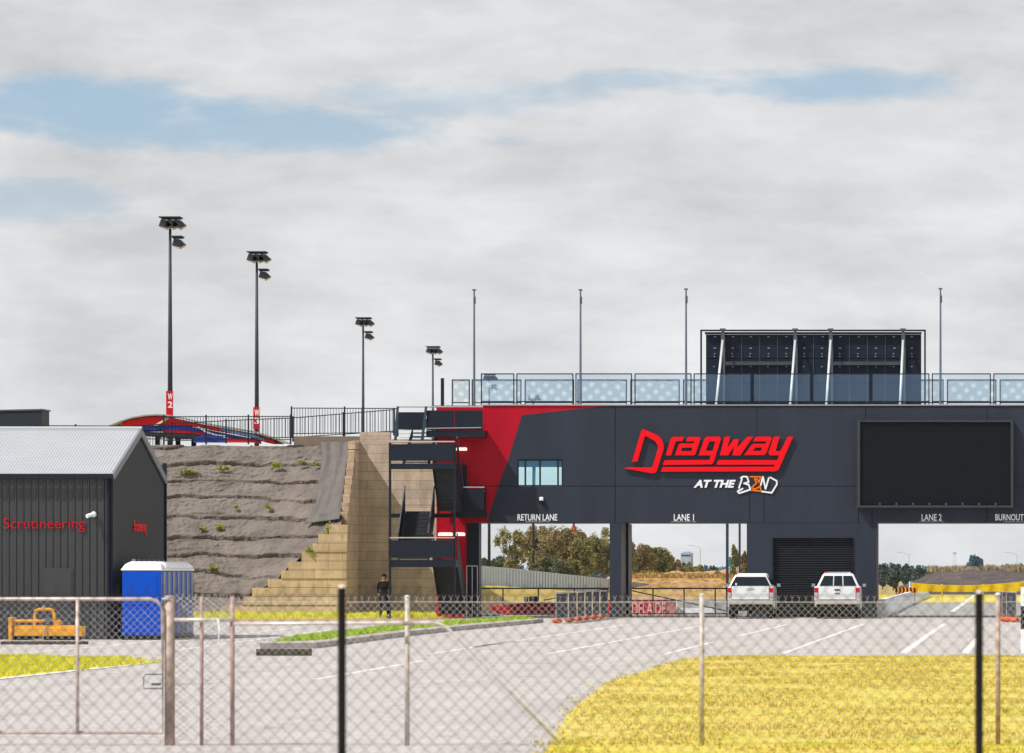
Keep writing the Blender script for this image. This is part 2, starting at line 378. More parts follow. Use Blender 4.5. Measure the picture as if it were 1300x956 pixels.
# painted lines
def line_mark(x0, y0, x1, y1, w=.14):
    a = Vector(G(x0, y0)); b = Vector(G(x1, y1)); d = (b - a).normalized(); n = Vector((-d.y, d.x)) * w / 2
    mm = MB(); mm.flat([tuple(a + n), tuple(b + n), tuple(b - n), tuple(a - n)], .008)
    setting(mm.build('painted_line', PAINT, fixn=False))
for L_ in [(400, 863, 541, 838.6), (544, 831, 652, 814), (600, 822, 798, 793), (695, 830.5, 889, 794.8), (845, 830.5, 905, 815.5),
           (940, 807, 998, 793.2), (995, 829.6, 1096, 792.5), (1146, 829.5, 1199, 792), (1225, 829.5, 1241, 811), (0, 832, 140, 820),
           (140, 820, 204, 813), (222, 826, 420, 800), (222, 815, 380, 797)]:
    line_mark(*L_, w=.13 if L_[0] < 1100 else .17)
mm = MB(); a = Vector(G(1209, 777)); b = Vector(G(1241, 752.5)); mm.flat([(a.x - .12, a.y), (a.x + .12, a.y), (b.x + .2, b.y), (b.x - .2, b.y)], .014)
setting(mm.build('painted_line', PAINT, fixn=False))
mm = MB(); mm.flat([(-75, 218.9), (40, 218.9), (40, 219.15), (-75, 219.15)], .012); setting(mm.build('slab_joint', mat('dark_joint', (.08, .08, .085), .9), fixn=False))
# faint repair seams in the asphalt
for (x0, y0, x1, y1) in [(640, 842, 700, 842.6), (1080, 818, 1300, 818), (300, 832, 330, 831.6), (1180, 808, 1400, 808.2)]:
    a = G(x0, y0); b = G(x1, y1); mm = MB(); mm.flat([(a[0], a[1] - .08), (b[0], b[1] - .08), (b[0], b[1] + .08), (a[0], a[1] + .08)], .0075)
    setting(mm.build('asphalt_seam', mat('seam', (.22, .20, .20), .9), fixn=False))

# grass tufts
def tufts(name, pts, n, mt, h, z=.01, size=.05, clump=True):
    """fields of blades in polygon given in ground coords"""
    def inside(px, py):
        c = False; j = len(pts) - 1
        for i in range(len(pts)):
            xi, yi = pts[i]; xj, yj = pts[j]
            if (yi > py) != (yj > py) and px < (xj - xi) * (py - yi) / (yj - yi) + xi: c = not c
            j = i
        return c
    xs = [p[0] for p in pts]; ys = [p[1] for p in pts]; vs = []; fs = []; k = 0; tries = 0
    while k < n and tries < n * 30:
        tries += 1
        x = random.uniform(min(xs), max(xs)); y = random.uniform(min(ys), max(ys))
        if not inside(x, y): continue
        d = noise.noise(Vector((x * .6, y * .35, 3)))
        if clump and d < random.uniform(-.5, .2): continue
        hh = h * random.uniform(.4, 1.3) * (1 + d)
        x += random.gauss(0, .12); y += random.gauss(0, .25)
        for q in range(3):
            a = random.uniform(0, 6.28); w = size * random.uniform(.5, 1); b = len(vs)
            ox = x + random.uniform(-.05, .05); lx = random.uniform(-.5, .5) * hh; ly = random.uniform(-.5, .5) * hh
            vs += [(ox - w * math.cos(a) / 2, y - w * math.sin(a) / 2, z), (ox + w * math.cos(a) / 2, y + w * math.sin(a) / 2, z), (ox + lx, y + ly, z + hh)]
            fs.append((b, b + 1, b + 2))
        k += 1
    mm = MB(); mm.add(vs, fs); return setting(mm.build(name, mt, fixn=False), 'stuff')
tufts('grass_tufts', vg, 30000, GRYR, .03, size=.03)
tufts('grass_tufts', [G(*p) for p in [(-60, 836), (130, 836.5), (203, 840.5), (160, 844.5), (80, 852), (-60, 866)]], 9000, GRY, .06)
tufts('grass_tufts', [G(*p) for p in isg], 5000, GRG, .07, z=.146)
tufts('grass_tufts', [G(*p) for p in [(240, 779), (560, 779.2), (600, 782), (560, 784.6), (240, 786)]], 7000, GRY, .12)

# ------------------------------------------------------------------ building
YD = 226.0
bl = thing('gate_building', 'long dark slate elevated building with red painted end spanning the lanes', 'building', (PX(900, YB), YB, 0))
ZT = PZ(515, YB); ZM = PZ(617.2, YB); ZB = PZ(663.5, YB)
XL = PX(554, YB); XR = 15.0
g = .012
# facade panels with real gaps, window left out
def panel(mb, x0, x1, z0, z1, y0=YB, th=.12): mb.box(x0 + g, x1 - g, y0, y0 + th, z0 + g, z1 - g)
fac = MB()
wx0, wx1 = PX(657, YB), PX(714.5, YB); wz0, wz1 = PZ(617.2, YB), PZ(583, YB)
cols = [PX(c, YB) for c in (781, 961, 1099, 1253, 1410)] + [XR]
# upper row right of 781
for a, b in zip(cols[:-1], cols[1:]): panel(fac, a, b, ZM, ZT)
# upper-left bay around window
fac.box(PX(663, YB) + 0, wx0 - 0.0, YB, YB + .12, ZM + g, ZT) if False else None
xa = PX(617, YB)
c781 = PX(781, YB)
fac.prism([(PX(662.5, YB), PZ(527, YB)), (PX(770, YB), ZT), (c781 - g, ZT), (c781 - g, wz1), (wx0, wz1), (PX(645.2, YB), wz1)], YB, YB + .12)
fac.box(wx1, c781 - g, YB, YB + .12, ZM + g, wz1)
fac.prism([(PX(645.2, YB), wz1), (wx0, wz1), (wx0, ZM + g), (PX(632.3, YB), ZM + g)], YB, YB + .12)
fac.prism([(PX(632.3, YB), ZM - g), (c781 - g, ZM - g), (c781 - g, ZB), (PX(617.5, YB), ZB)], YB, YB + .12)
low = [PX(c, YB) for c in (781, 952, 970, 1090, 1107, 1253, 1410)] + [XR]
for a, b in zip(low[:-1], low[1:]): fac.box(a + g, b - g, YB, YB + .12, ZB, ZM - g)
fac.build('facade_panels', SL, bl)
redm = MB()
redm.prism([(XL, ZT), (PX(770, YB), ZT), (PX(662.5, YB), PZ(527, YB)), (PX(645.2, YB), wz1), (PX(632.3, YB), ZM + g), (XL, ZM + g)], YB, YB + .12)
redm.prism([(XL, ZM - g), (PX(632.3, YB), ZM - g), (PX(617.5, YB), ZB), (XL, ZB)], YB, YB + .12)
redm.box(XL, PX(592, YB), YB, YB + .12, 0, ZB)
redm.build('red_panels', RED, bl, 'red painted wall panels with slanted edge')
core = MB()
yc = YB + .12; W2 = YB + .4
core.box(XL + .02, wx0, yc, W2, ZB + .02, ZT - .02); core.box(wx1, XR, yc, W2, ZB + .02, ZT - .02)
core.box(wx0, wx1, yc, W2, wz1, ZT - .02); core.box(wx0, wx1, yc, W2, ZB + .02, wz0)
core.box(XL + .02, XR, W2, YD - .3, ZT - .35, ZT - .02); core.box(XL + .02, XR, W2, YD - .3, ZB + .02, ZB + .35)
rx0, rx1, rz0, rz1 = PX(650, YD), PX(722, YD), PZ(622, YD), PZ(593, YD)
core.box(XL + .02, rx0, YD - .3, YD, ZB + .02, ZT - .02); core.box(rx1, XR, YD - .3, YD, ZB + .02, ZT - .02)
core.box(rx0, rx1, YD - .3, YD, rz1, ZT - .02); core.box(rx0, rx1, YD - .3, YD, ZB + .02, rz0)
core.box(XL + .02, XL + .3, W2, YD - .3, ZB + .35, ZT - .35)
core.build('structure_core', SLD, bl)
cop = MB(); cop.box(PX(613, YB), XR, YB - .05, YB + .3, ZT + .002, ZT + .05); cop.build('coping', mat('light_coping', (.30, .31, .33), .5), bl)
# window
wf = MB()
for x in (657.3, 666.8, 685.5, 708.3, 714): wf.box(PX(x, YB) - .035, PX(x, YB) + .035, YB + .03, YB + .11, wz0 + .03, wz1 - .02)
wf.box(wx0, wx1, YB + .02, YB + .12, wz1 - .06, wz1 - .002); wf.box(wx0, wx1, YB + .02, YB + .12, wz0 + .002, wz0 + .05)
win = wf.build('window', SLD, bl, 'see-through strip window with blue upper band')
mm = MB(); mm.box(wx0 + .01, wx1 - .01, YB + .06, YB + .07, wz0 + .05, wz1 - .06); mm.build('pane', GLW, win, fixn=True)
mm = MB(); mm.box(wx0 + .02, wx1 - .02, YB + .14, YB + .16, PZ(592.5, YB), wz1 - .03); mm.build('blind', mat('blue_blind', (.035, .18, .33), .5, var=.15, vscale=6), win)
mm = MB(); mm.prism([(PX(675.5, YB), PZ(592, YB)), (PX(679.5, YB), PZ(592, YB)), (PX(679, YB), wz0 + .05), (PX(677, YB), wz0 + .05)], YB + .2, YB + .25); mm.build('curtain', mat('teal_cloth', (.01, .16, .20), .8), win)
# piers
def pier(x0, x1, y0, y1, mt, nm='pier', lb=None):
    q = MB(); q.box(PX(x0, y0), PX(x1, y0), y0, y1, 0, ZB - .003); return q.build(nm, mt, bl, lb)
pier(592.3, 608, YB + .01, YB + 1.2, SLD)
pier(774, 788, YB + .01, YB + .9, SL)
q = MB(); X0_ = PX(788, YB); q.box(X0_ - .35, X0_ - .004, YB + .92, YB + 3.6, 0, ZB - .003); q.build('pier_side', CONC, bl, 'bare concrete side face of lane pier')
q = MB(); q.box(PX(788, 223.5), PX(797.8, 223.5), 223.5, YD, 0, ZB - .003); q.build('pier', BLK, bl, 'black rear pier')
# solid block with roller door
bx0, bx1 = PX(948, YB), PX(1113, YB); dx0, dx1 = PX(980, YB), PX(1085, YB); dz = PZ(683, YB)
q = MB(); q.box(bx0, dx0, YB + .01, YB + .5, 0, ZB - .003); q.box(dx1, bx1, YB + .01, YB + .5, 0, ZB - .003); q.box(dx0, dx1, YB + .01, YB + .5, dz, ZB - .003)
q.build('ground_wall', SL, bl)
q = MB(); q.box(bx0 + .01, bx1 - .25, YB + .52, YD, 0, ZB - .004); q.build('rear_block', SLD, bl)
q = MB(); q.box(bx1 - .24, bx1 - .01, YB + .52, YD - .01, 0, ZB - .004); q.build('pier_side', mat('pinkish_concrete', (.30, .25, .25), .8), bl, 'bare pinkish concrete side face of lane pier')
q = MB(); n = 34; h = dz / n; prof = []
for i in range(n):
    z = i * h; prof += [(YB + .22, z), (YB + .16, z + h * .3), (YB + .16, z + h * .7), (YB + .22, z + h * .98)]
prof += [(YB + .22, dz), (YB + .4, dz), (YB + .4, 0)]
q.prismx(prof, dx0 + .02, dx1 - .02); rd = q.build('roller_door', mat('roller_slate', (.022, .025, .032), .5, var=.05), bl)
for xx in (dx0, dx1 - .06):
    q = MB(); q.box(xx, xx + .06, YB - .004, YB + .14, 0, dz); q.build('door_guide', SLD, rd)
q = MB(); q.box(PX(1452, YB), PX(1480, YB), YB + .01, YD, 0, ZB - .003); q.build('pier', SL, bl)
# lettering on fascia
for body, x0, x1, c0, c1 in [('RETURN LANE', 657, 707.5, 667, 698), ('LANE 1', 855.5, 881, 852, 884), ('LANE 2', 1170, 1195.5, 1167, 1198.5), ('BURNOUT', 1263.5, 1299.5, 1274, 1306)]:
    text_mb(body, x0, x1, 652.6, 661.0 if body != 'BURNOUT' else 660.8, YB, .02, offset=.012).build('lane_lettering', WHL, bl, 'white words ' + body + ' on the fascia')
    text_mb('CLEARANCE HEIGHT 4.0m', c0, c1, 661.4, 663.1, YB, .02, offset=.012).build('clearance_lettering', mat('grey_lettering', (.4, .42, .46), .5), bl, 'tiny clearance height line under a lane name')
# security camera + wall lights
sc_ = thing('security_camera', 'small white dome camera on the slate facade above the words RETURN LANE', 'camera', (PX(687.5, YB), YB, PZ(636, YB)))
q = MB(); q.box(PX(685, YB), PX(690, YB), YB - .16, YB - .001, PZ(636, YB), PZ(631, YB)); q.build('housing', WPL, sc_, bevel=.03)
q = MB(); q.sphere((PX(687.5, YB), YB - .1, PZ(637, YB)), .085, 12); q.build('dome', BLK, sc_, smooth=True)
for (x0, x1, y, wd) in [(579.5, 593, 570.3, 'upper tube light on the red wall beside the top landing'), (556.5, 574.8, 678.5, 'tube light on the red wall left of the stair corner post'), (577, 590.5, 678.5, 'tube light on the red wall right of the stair corner post')]:
    w = thing('wall_light', 'lit warm white ' + wd, 'light', (PX((x0 + x1) / 2, YB), YB, PZ(y, YB)), 'lit tube lights on the red wall')
    q = MB(); q.tube([(PX(x0, YB), YB - .08, PZ(y, YB)), (PX(x1, YB), YB - .08, PZ(y, YB))], .055, 10); q.build('tube', LITT, w, smooth=True)
    q = MB(); q.box(PX(x0 + 1, YB), PX(x1 - 1, YB), YB - .04, YB - .001, PZ(y, YB) + .045, PZ(y, YB) + .085); q.build('bracket', WPL, w)

# big red sign ----------------------------------------------------
def A(pts): return [(780 + u / 10.83, 530 + v / 10.83) for u, v in pts]
def B(pts): return [(880 + u / 8.69, 530 + v / 8.69) for u, v in pts]
sg = thing('wall_sign', 'large red raised slanted Dragway lettering with double underline on the slate facade', 'sign', (PX(900, YB), YB, PZ(590, YB)))
LET = [
 [A([(230, 608), (250, 590), (368, 192), (385, 168), (410, 164), (600, 246), (648, 298), (676, 362), (680, 425), (590, 720), (572, 752), (545, 766), (500, 766), (140, 700), (175, 684), (515, 686), (530, 660), (600, 430), (596, 385), (560, 325), (428, 252), (418, 265), (318, 606)])],
 [A([(706, 522), (775, 300), (795, 275), (830, 266), (958, 266), (936, 325), (858, 325), (840, 340), (780, 522)])],
 [A([(832, 520), (885, 375), (905, 356), (1090, 356), (1100, 328), (985, 328), (1010, 268), (1165, 268), (1186, 292), (1116, 502), (1096, 520)]), A([(932, 415), (1076, 415), (1058, 462), (916, 462)])],
 [B([(60, 418), (122, 240), (148, 212), (288, 212), (308, 235), (228, 490), (205, 518), (-335, 524), (-315, 472), (178, 468), (195, 418)]), B([(178, 266), (246, 266), (214, 366), (140, 366)])],
 [B([(295, 418), (348, 212), (410, 212), (376, 335), (448, 240), (505, 240), (482, 335), (600, 212), (662, 212), (520, 418), (432, 418), (452, 322), (385, 418)])],
 [B([(562, 415), (648, 300), (668, 290), (800, 290), (808, 264), (660, 264), (695, 212), (848, 212), (866, 235), (808, 392), (784, 415)]), B([(690, 332), (760, 332), (746, 368), (656, 368)])],
 [B([(830, 392), (883, 228), (897, 212), (956, 212), (908, 370), (962, 370), (1045, 212), (1104, 212), (948, 565), (928, 586), (900, 594), (-355, 598), (-335, 547), (888, 543), (906, 521), (256, 521), (278, 470), (928, 470), (950, 418), (848, 418)])],
]
for i, lp in enumerate(LET):
    poly_mb(lp, YB - .05, .08).build('letter', REDL, sg)
for x, y in [(x, 596) for x in (862, 884, 906, 930, 950, 975)] + [(814, 563), (846, 563)]:
    q = MB(); q.box(PX(x, YB) - .03, PX(x, YB) + .03, YB - .06, YB - .001, PZ(y, YB) - .03, PZ(y, YB) + .03); q.build('standoff', SLD, sg)
s2 = thing('wall_sign', 'small white and orange lettering AT THE BEND below the red underline', 'sign', (PX(935, YB), YB, PZ(615, YB)))
text_mb('AT THE', 880.5, 934, 609.2, 619.2, YB, .04, shear=.28, offset=.045).build('lettering', WHL, s2, 'white bold slanted words AT THE')
def Cc(pts): return [(880 + u / 10.83, 595 + v / 10.83) for u, v in pts]
q = MB(); stroke(q, Cc([(630, 265), (672, 140), (655, 125), (692, 108), (742, 112), (764, 185), (700, 203), (766, 222), (786, 288), (632, 338), (612, 312), (680, 275)]), 2.1, YB, .05); q.build('letter', WHL, s2, 'white outlined B')
q = MB(); stroke(q, Cc([(780, 112), (932, 112), (905, 188), (880, 140), (845, 142), (872, 198), (802, 262), (850, 282), (925, 243), (930, 310), (808, 296)]), 1.7, YB, .05); q.build('letter', ORG, s2, 'orange angular E')
poly_mb([Cc([(785, 118), (925, 118), (915, 180), (925, 300), (810, 292), (870, 200)])], YB - .006, .012).build('letter_fill', BRN, s2, 'dark brown fill behind the orange E')
q = MB(); stroke(q, Cc([(930, 225), (960, 112), (995, 280), (1045, 112)]), 2.0, YB, .05); q.build('letter', WHL, s2, 'white N')
q = MB(); stroke(q, Cc([(1045, 112), (1148, 168), (1152, 215), (1080, 332), (935, 312)]), 2.0, YB, .05); q.build('letter', WHL, s2, 'white outlined D')

# facade screen
ds = thing('display_screen', 'large switched-off black video screen on the slate facade above LANE 2', 'screen', (PX(1187, YB), YB, PZ(588, YB)))
q = MB(); q.pbox(1092.5, 1282.5, 536.5, 640.5, YB - .28, .24); q.build('screen_panel', SCR, ds)
q = MB()
Yf = YB - .36
for e in ((1088, 1092, 533, 644.5), (1283, 1286.5, 533, 644.5)): q.pbox(*e, Yf, .34)
for e in ((1092, 1283, 533, 535.8), (1092, 1283, 641.5, 644.5)): q.pbox(*e, Yf, .34)
q.build('frame', mat('screen_frame', (.05, .056, .064), .5, .3), ds)
q = MB()
for i in range(8): q.pbox(1116 + i * 21, 1118 + i * 21, 638.5, 641.4, Yf - .01, .05)
q.build('clip', STEEL, ds)

# glass balustrades -----------------------------------------------
def balustrade(lb, spans, ytop, ybot, Y, mt, posts=True):
    t = thing('glass_balustrade', lb, 'balustrade', (PX((spans[0][0] + spans[-1][1]) / 2, Y), Y, ZT))
    for a, b in spans:
        zt, zb = PZ(ytop, Y), PZ(ybot, Y); x0, x1 = PX(a, Y), PX(b, Y); w = .045
        f = MB(); f.box(x0, x0 + w, Y - .03, Y + .03, zb - .12, zt); f.box(x1 - w, x1, Y - .03, Y + .03, zb - .12, zt)
        f.box(x0 + w, x1 - w, Y - .03, Y + .03, zt - w, zt); f.box(x0 + w, x1 - w, Y - .03, Y + .03, zb, zb + w)
        fr = f.build('panel_frame', SLD, t)
        p = MB(); p.box(x0 + w, x1 - w, Y - .006, Y + .006, zb + w, zt - w); p.build('glass_pane', mt, fr)
    return t
balustrade('front row of framed clear glass panels along the roof edge above the signs', [(610.5, 653), (655.5, 728), (730.5, 802.5), (805.5, 878), (880.5, 954), (956, 1029.5), (1031.5, 1104.5), (1106.5, 1180), (1183, 1258), (1261, 1336)], 474, 510.5, YB + .12, GL1)
rear = [(573.5, 596.5), (598.8, 662)] + [(666 + 67 * i, 666 + 67 * i + 63) for i in range(10)]
balustrade('rear row of framed dot-patterned glass panels across the roof deck', rear, 481.7, 512, YD - .2, GLD)
q = MB(); Yp = YD - .9; q.box(PX(559.5, Yp), PX(563.5, Yp), Yp, Yp + .15, ZT - .8, PZ(480, Yp)); tag(q.build('deck_post', SLD), 'short dark post standing alone left of the glass balustrade', 'post')
dk = MB(); dk.box(PX(556, YB + 3), XR, YB + .42, YD, ZT - .015, ZT + .02); dk.build('roof_deck', STEEL, bl)

# flagpoles
for x, yt, w in [(602, 369, 'leftmost bare flagpole at the stair end of the roof edge'), (737, 369, 'second bare flagpole from the left on the roof edge'), (871, 368, 'bare flagpole just left of the rooftop screen'), (1194, 367.5, 'bare flagpole just right of the rooftop screen')]:
    Yp = YB + .02 if x > 610 else YB + .3
    t = thing('flagpole', 'slim grey ' + w, 'flagpole', (PX(x, Yp), Yp, ZT), 'flagpoles along the roof edge')
    zt = PZ(yt, Yp); X_ = PX(x, Yp)
    q = MB(); q.tube([(X_, Yp, ZT + .02), (X_, Yp, zt)], [.055, .035], 10); q.build('pole', mat('flagpole_grey', (.14, .18, .24), .4, .4), t)
    q = MB(); q.box(X_ - .08, X_ + .08, Yp - .03, Yp + .03, zt, zt + .06); q.box(X_ - .03, X_ + .07, Yp - .04, Yp - .02, zt - .55, zt - .25); q.build('bracket', STEEL, t)

# rooftop screen seen from behind
Ys = 224.3
rs = thing('rooftop_screen', 'large rooftop video screen seen from behind with silver raking struts', 'screen', (PX(1032, Ys), Ys, ZT))
q = MB(); n = 12; xs0, xs1 = 896.0, 1169.5; ww = (xs1 - xs0) / n; zt = PZ(424.5, Ys); zb = ZT + .1
for i in range(n):
    xx0, xx1 = PX(xs0 + i * ww + .45, Ys), PX(xs0 + (i + 1) * ww - .45, Ys)
    for j in range(3):
        hz = (zt - zb) / 3; q.box(xx0, xx1, Ys, Ys + .18, zb + hz * j + .015, zb + hz * (j + 1) - .015)
q.box(PX(xs0, Ys), PX(xs1, Ys), Ys + .18, Ys + .3, zb, zt)
q.build('cabinet_wall', mat('cabinet_navy', (.010, .017, .034), .5, var=.15, vscale=2), rs)
q = MB()
for i in range(n):
    xc = xs0 + (i + .5) * ww
    for y in (427, 441.5, 448.5, 452, 465): 
        dx = random.uniform(-.6, .6); q.pbox(xc - 1.6 + dx, xc + (1.4 if y in (427, 441.5) else .3) + dx, y, y + 1.0, Ys - .04, .035)
q.build('latch', mat('pale_latch', (.35, .38, .42), .5, .4), rs)
q = MB()
for a in ((889, 891.2), (1173.2, 1175.4)): q.box(PX(a[0], Ys), PX(a[1], Ys), Ys - .05, Ys + .1, ZT + .03, PZ(418.5, Ys))
q.box(PX(891.2, Ys), PX(1173.2, Ys), Ys - .05, Ys + .1, PZ(420.5, Ys), PZ(418.5, Ys))
q.box(PX(895, Ys), PX(1170, Ys), Ys - .2, Ys - .045, PZ(424.6, Ys), PZ(421.8, Ys))
q.build('outer_frame', SLD, rs)
q = MB()
for x0, x1 in ((920, 1005), (1058, 1144)): q.pbox(x0, x1, 459, 463.5, Ys - .18, .14)
for i in (1, 2, 3, 4, 6, 7, 8, 9, 10, 11): q.pbox(xs0 + i * ww - .5, xs0 + i * ww + .5, 424.6, 512, Ys - .03, .028)
q.build('rail', mat('rail_grey', (.07, .08, .095), .5, .2), rs)
for xt, xb in ((917.5, 909), (1009.5, 1003), (1054.5, 1049), (1146.5, 1142.5)):
    q = MB(); Yt = Ys - .3; Yb_ = Ys - 3.2
    q.tube([(PX(xt, Yt), Yt, PZ(432, Yt)), (PX(xb, Yb_), Yb_, ZT + .03)], .055, 10); st = q.build('strut', SILV, rs, smooth=True)
    q = MB(); q.box(PX(xt - 3.6, Yt), PX(xt + 3.6, Yt), Yt - .1, Yt + .2, PZ(419.5, Yt), PZ(417, Yt)); q.prism([(PX(xt - 1.6, Yt), PZ(419.6, Yt)), (PX(xt + 1.6, Yt), PZ(419.6, Yt)), (PX(xt + 3, Yt), PZ(433, Yt)), (PX(xt - 2.6, Yt), PZ(433, Yt))], Yt - .05, Yt + .12)
    q.box(PX(xt + .3, Ys), PX(xt + 3.2, Ys), Ys - .16, Ys - .06, ZT + .05, PZ(433.5, Ys)); q.build('bracket', STEEL, st)

# ------------------------------------------------------------------ retaining walls
YW = 234.0; YA = 240.0
XC = PX(456.5, YA)
ab = thing('retaining_wall', 'tall tan block abutment wall behind the dark stair tower', 'wall', (PX(500, YA), YA, 0))
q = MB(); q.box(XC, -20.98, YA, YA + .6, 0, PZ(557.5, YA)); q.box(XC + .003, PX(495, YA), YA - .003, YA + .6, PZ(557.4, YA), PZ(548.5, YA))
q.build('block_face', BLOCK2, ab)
q = MB(); q.box(PX(446.5, YA), XC - .003, YA - .25, YA + .35, 0, PZ(559.5, YA)); q.build('corner_block', BLOCK, ab)
wg = thing('retaining_wall', 'stepped tan block wing wall holding back the fabric covered slope', 'wall', (PX(380, YW), YW, 0))
# upper return: blocks stepping toward the camera
rows = [(571, 450, 441.5), (582, 449, 440), (593, 448, 438.5), (604, 446.5, 437.2), (615.5, 445.5, 435.5), (627, 444, 433), (638, 442.5, 432), (649.5, 441, 430.8)]
k = 0; prevY = YA - .25
for y, xr, xl in rows:
    Yr = XC / PX(xr, 1.0); k += 1     # depth at which the block's right edge (fixed X) shows at xr
    q = MB(); zt = PZ(y, Yr); zb = PZ(y + 11.4, Yr)
    q.box(XC - .31, XC + .0, Yr, prevY + .5 if k < 2 else YA - .26, zb + .006, zt - .004)
    q.box(XC - .3, XC - .01, Yr + .02, YA - .27, 0 if k == len(rows) else zb - .1, zb + .006)
    q.build('block_course', BLOCK, wg)
q = MB(); q.box(XC - .31, XC, PX(1, 1) and XC / PX(450.8, 1.0), YA - .26, PZ(570, 238), PZ(560.5, 238.5)); q.build('block_course', BLOCK, wg)
# lower face toward the camera, stepped courses
lows = [(418, 666), (404, 678), (397, 690), (383, 701), (366, 713), (357, 724), (340, 735), (320, 746), (308, 757), (280, 768)]
for i, (xl, y) in enumerate(lows):
    nx = lows[i + 1][0] if i + 1 < len(lows) else xl
    q = MB(); zt = PZ(y, YW); zb = PZ(lows[i + 1][1], YW) if i + 1 < len(lows) else 0
    dy = (430 - xl) / 150 * -.9
    xr = PX(441, YW) - .008 * i
    q.prism([(PX(xl, YW), zb + .008), (xr, zb + .008), (xr, zt - .002), (PX(xl, YW), zt - .002)], YW + dy * 0 - .02 * (i % 3), YW + .55)
    q.box(PX(xl, YW) + .02, xr - .02, YW + .03, YW + .5, zb - .02, zb + .01)
    q.build('block_course', BLOCK, wg)

# ------------------------------------------------------------------ geotextile slope
def slope_z(px, t):
    """height of slope base at screen x (ref YW) and fraction up"""
    base = 0.0
    pts = [(-400, 0.0), (270, 0.0), (300, .25), (320, 1.0), (345, 1.35), (366, 2.1), (397, 3.0), (430, 3.9), (446, 4.1)]
    for (a, za), (b, zb) in zip(pts[:-1], pts[1:]):
        if a <= px <= b: base = za + (zb - za) * (px - a) / (b - a)
    return base + (7.62 - base) * t
nx_, ny_ = 340, 300
vs = []; fs = []
x0w, x1w = -52.0, XC - .2
for j in range(ny_ + 1):
    t = j / ny_
    for i in range(nx_ + 1):
        X = x0w + (x1w - x0w) * i / nx_
        px = VX + X * F / YW
        z = slope_z(px, t); Yy = YW + .35 + t * (YA + 1.6 - YW - .35)
        # bands of sheet: sag just above each seam
        zz = z + .22 * noise.noise(Vector((X * .35, 0, z * .5))) + .07 * noise.noise(Vector((X * 1.6, 4, z * .3))) + .05 * math.sin(X * .8)
        bi = math.floor(zz / .84); band = (zz / .84) - bi
        ss = .5 + .9 * noise.noise(Vector((X * .45, 31, bi * 3.7)))
        bulge = .17 * min(1, band * 9) * (1 - band) ** .6 * max(.4, ss) if band > .085 else -.85 * max(.10, ss - .05)
        w = .07 * noise.noise(Vector((X * 1.1, 5, z * 2.6))) + .05 * noise.noise(Vector((X * .5, 9, z * 5))) + .035 * noise.noise(Vector((X * 3.2, 2, z * 7))) - .05 * abs(noise.noise(Vector((X * .9, 12, z * 4.5)))) + .035 * noise.noise(Vector((X * 5, 8, z * 14))) + .03 * noise.noise(Vector((X * 2.2, 18, z * 17)))
        off = bulge + w * 1.15
        if t > .985: off *= .2
        vs.append((X, Yy - off * .75, max(.02, z + off * .55)))
for j in range(ny_):
    for i in range(nx_):
        a = j * (nx_ + 1) + i; fs.append((a, a + 1, a + nx_ + 2, a + nx_ + 1))
q = MB(); q.add(vs, fs); o = q.build('embankment', GEO, smooth=True, fixn=False); setting(o)
# plateau + hill
q = MB()
HP = [(-90, YA + 1.75, 7.58), (-26.9, YA + 1.7, 7.58), (-26.5, YA + .62, 7.58), (-21.3, YA + .62, 7.58), (-27.6, 300, 7.3), (-36.5, 395, 3.0), (-90, 400, 3.0), (-90, 300, 7.4)]
q.add([(x, y, z) for x, y, z in HP] + [(x, y, -.5) for x, y, z in HP], [(0, 1, 2, 3, 4, 7), (7, 4, 5, 6), (3, 11, 12, 4), (4, 12, 13, 5), (5, 13, 14, 6)])
setting(q.build('hill', GDRY))
# loose flap
q = MB(); vs = []; fs = []; nu, nv = 40, 60
for j in range(nv + 1):
    t = j / nv
    for i in range(nu + 1):
        s = i / nu
        pxl = 407 + 9 * t ** 2 * 0 - (22 * max(0, t - .62) / .38 if t > .62 else 0) + 2.5 * math.sin(t * 9)
        pxr = 443 - 12 * t
        px = pxl + (pxr - pxl) * s; y = 561 + t * 104 - (6 * s if t > .9 else 0)
        # depth on slope at this height
        Yq = 239.0
        for _ in range(3):
            z = PZ(y, Yq); base = slope_z(px, 0); tt = (z - base) / (7.62 - base); Yq = YW + .35 + tt * (YA + 1.6 - YW - .35)
        Yq -= .34 + .07 * math.sin(s * 14 + 2 * t + 3 * noise.noise(Vector((s * 2, t * 2, 1)))) + .08 * noise.noise(Vector((s * 5, t * 4, 0)))
        vs.append((PX(px, Yq), Yq, PZ(y, Yq)))
for j in range(nv):
    for i in range(nu):
        a = j * (nu + 1) + i; fs.append((a, a + 1, a + nu + 2, a + nu + 1))
q.add(vs, fs); fl = q.build('fabric_flap', GEOF, smooth=True, fixn=False)
md = fl.modifiers.new('s', 'SOLIDIFY'); md.thickness = .02
tag(fl, 'loose dark vertical flap of ground fabric hanging beside the top of the stepped wall', 'fabric')
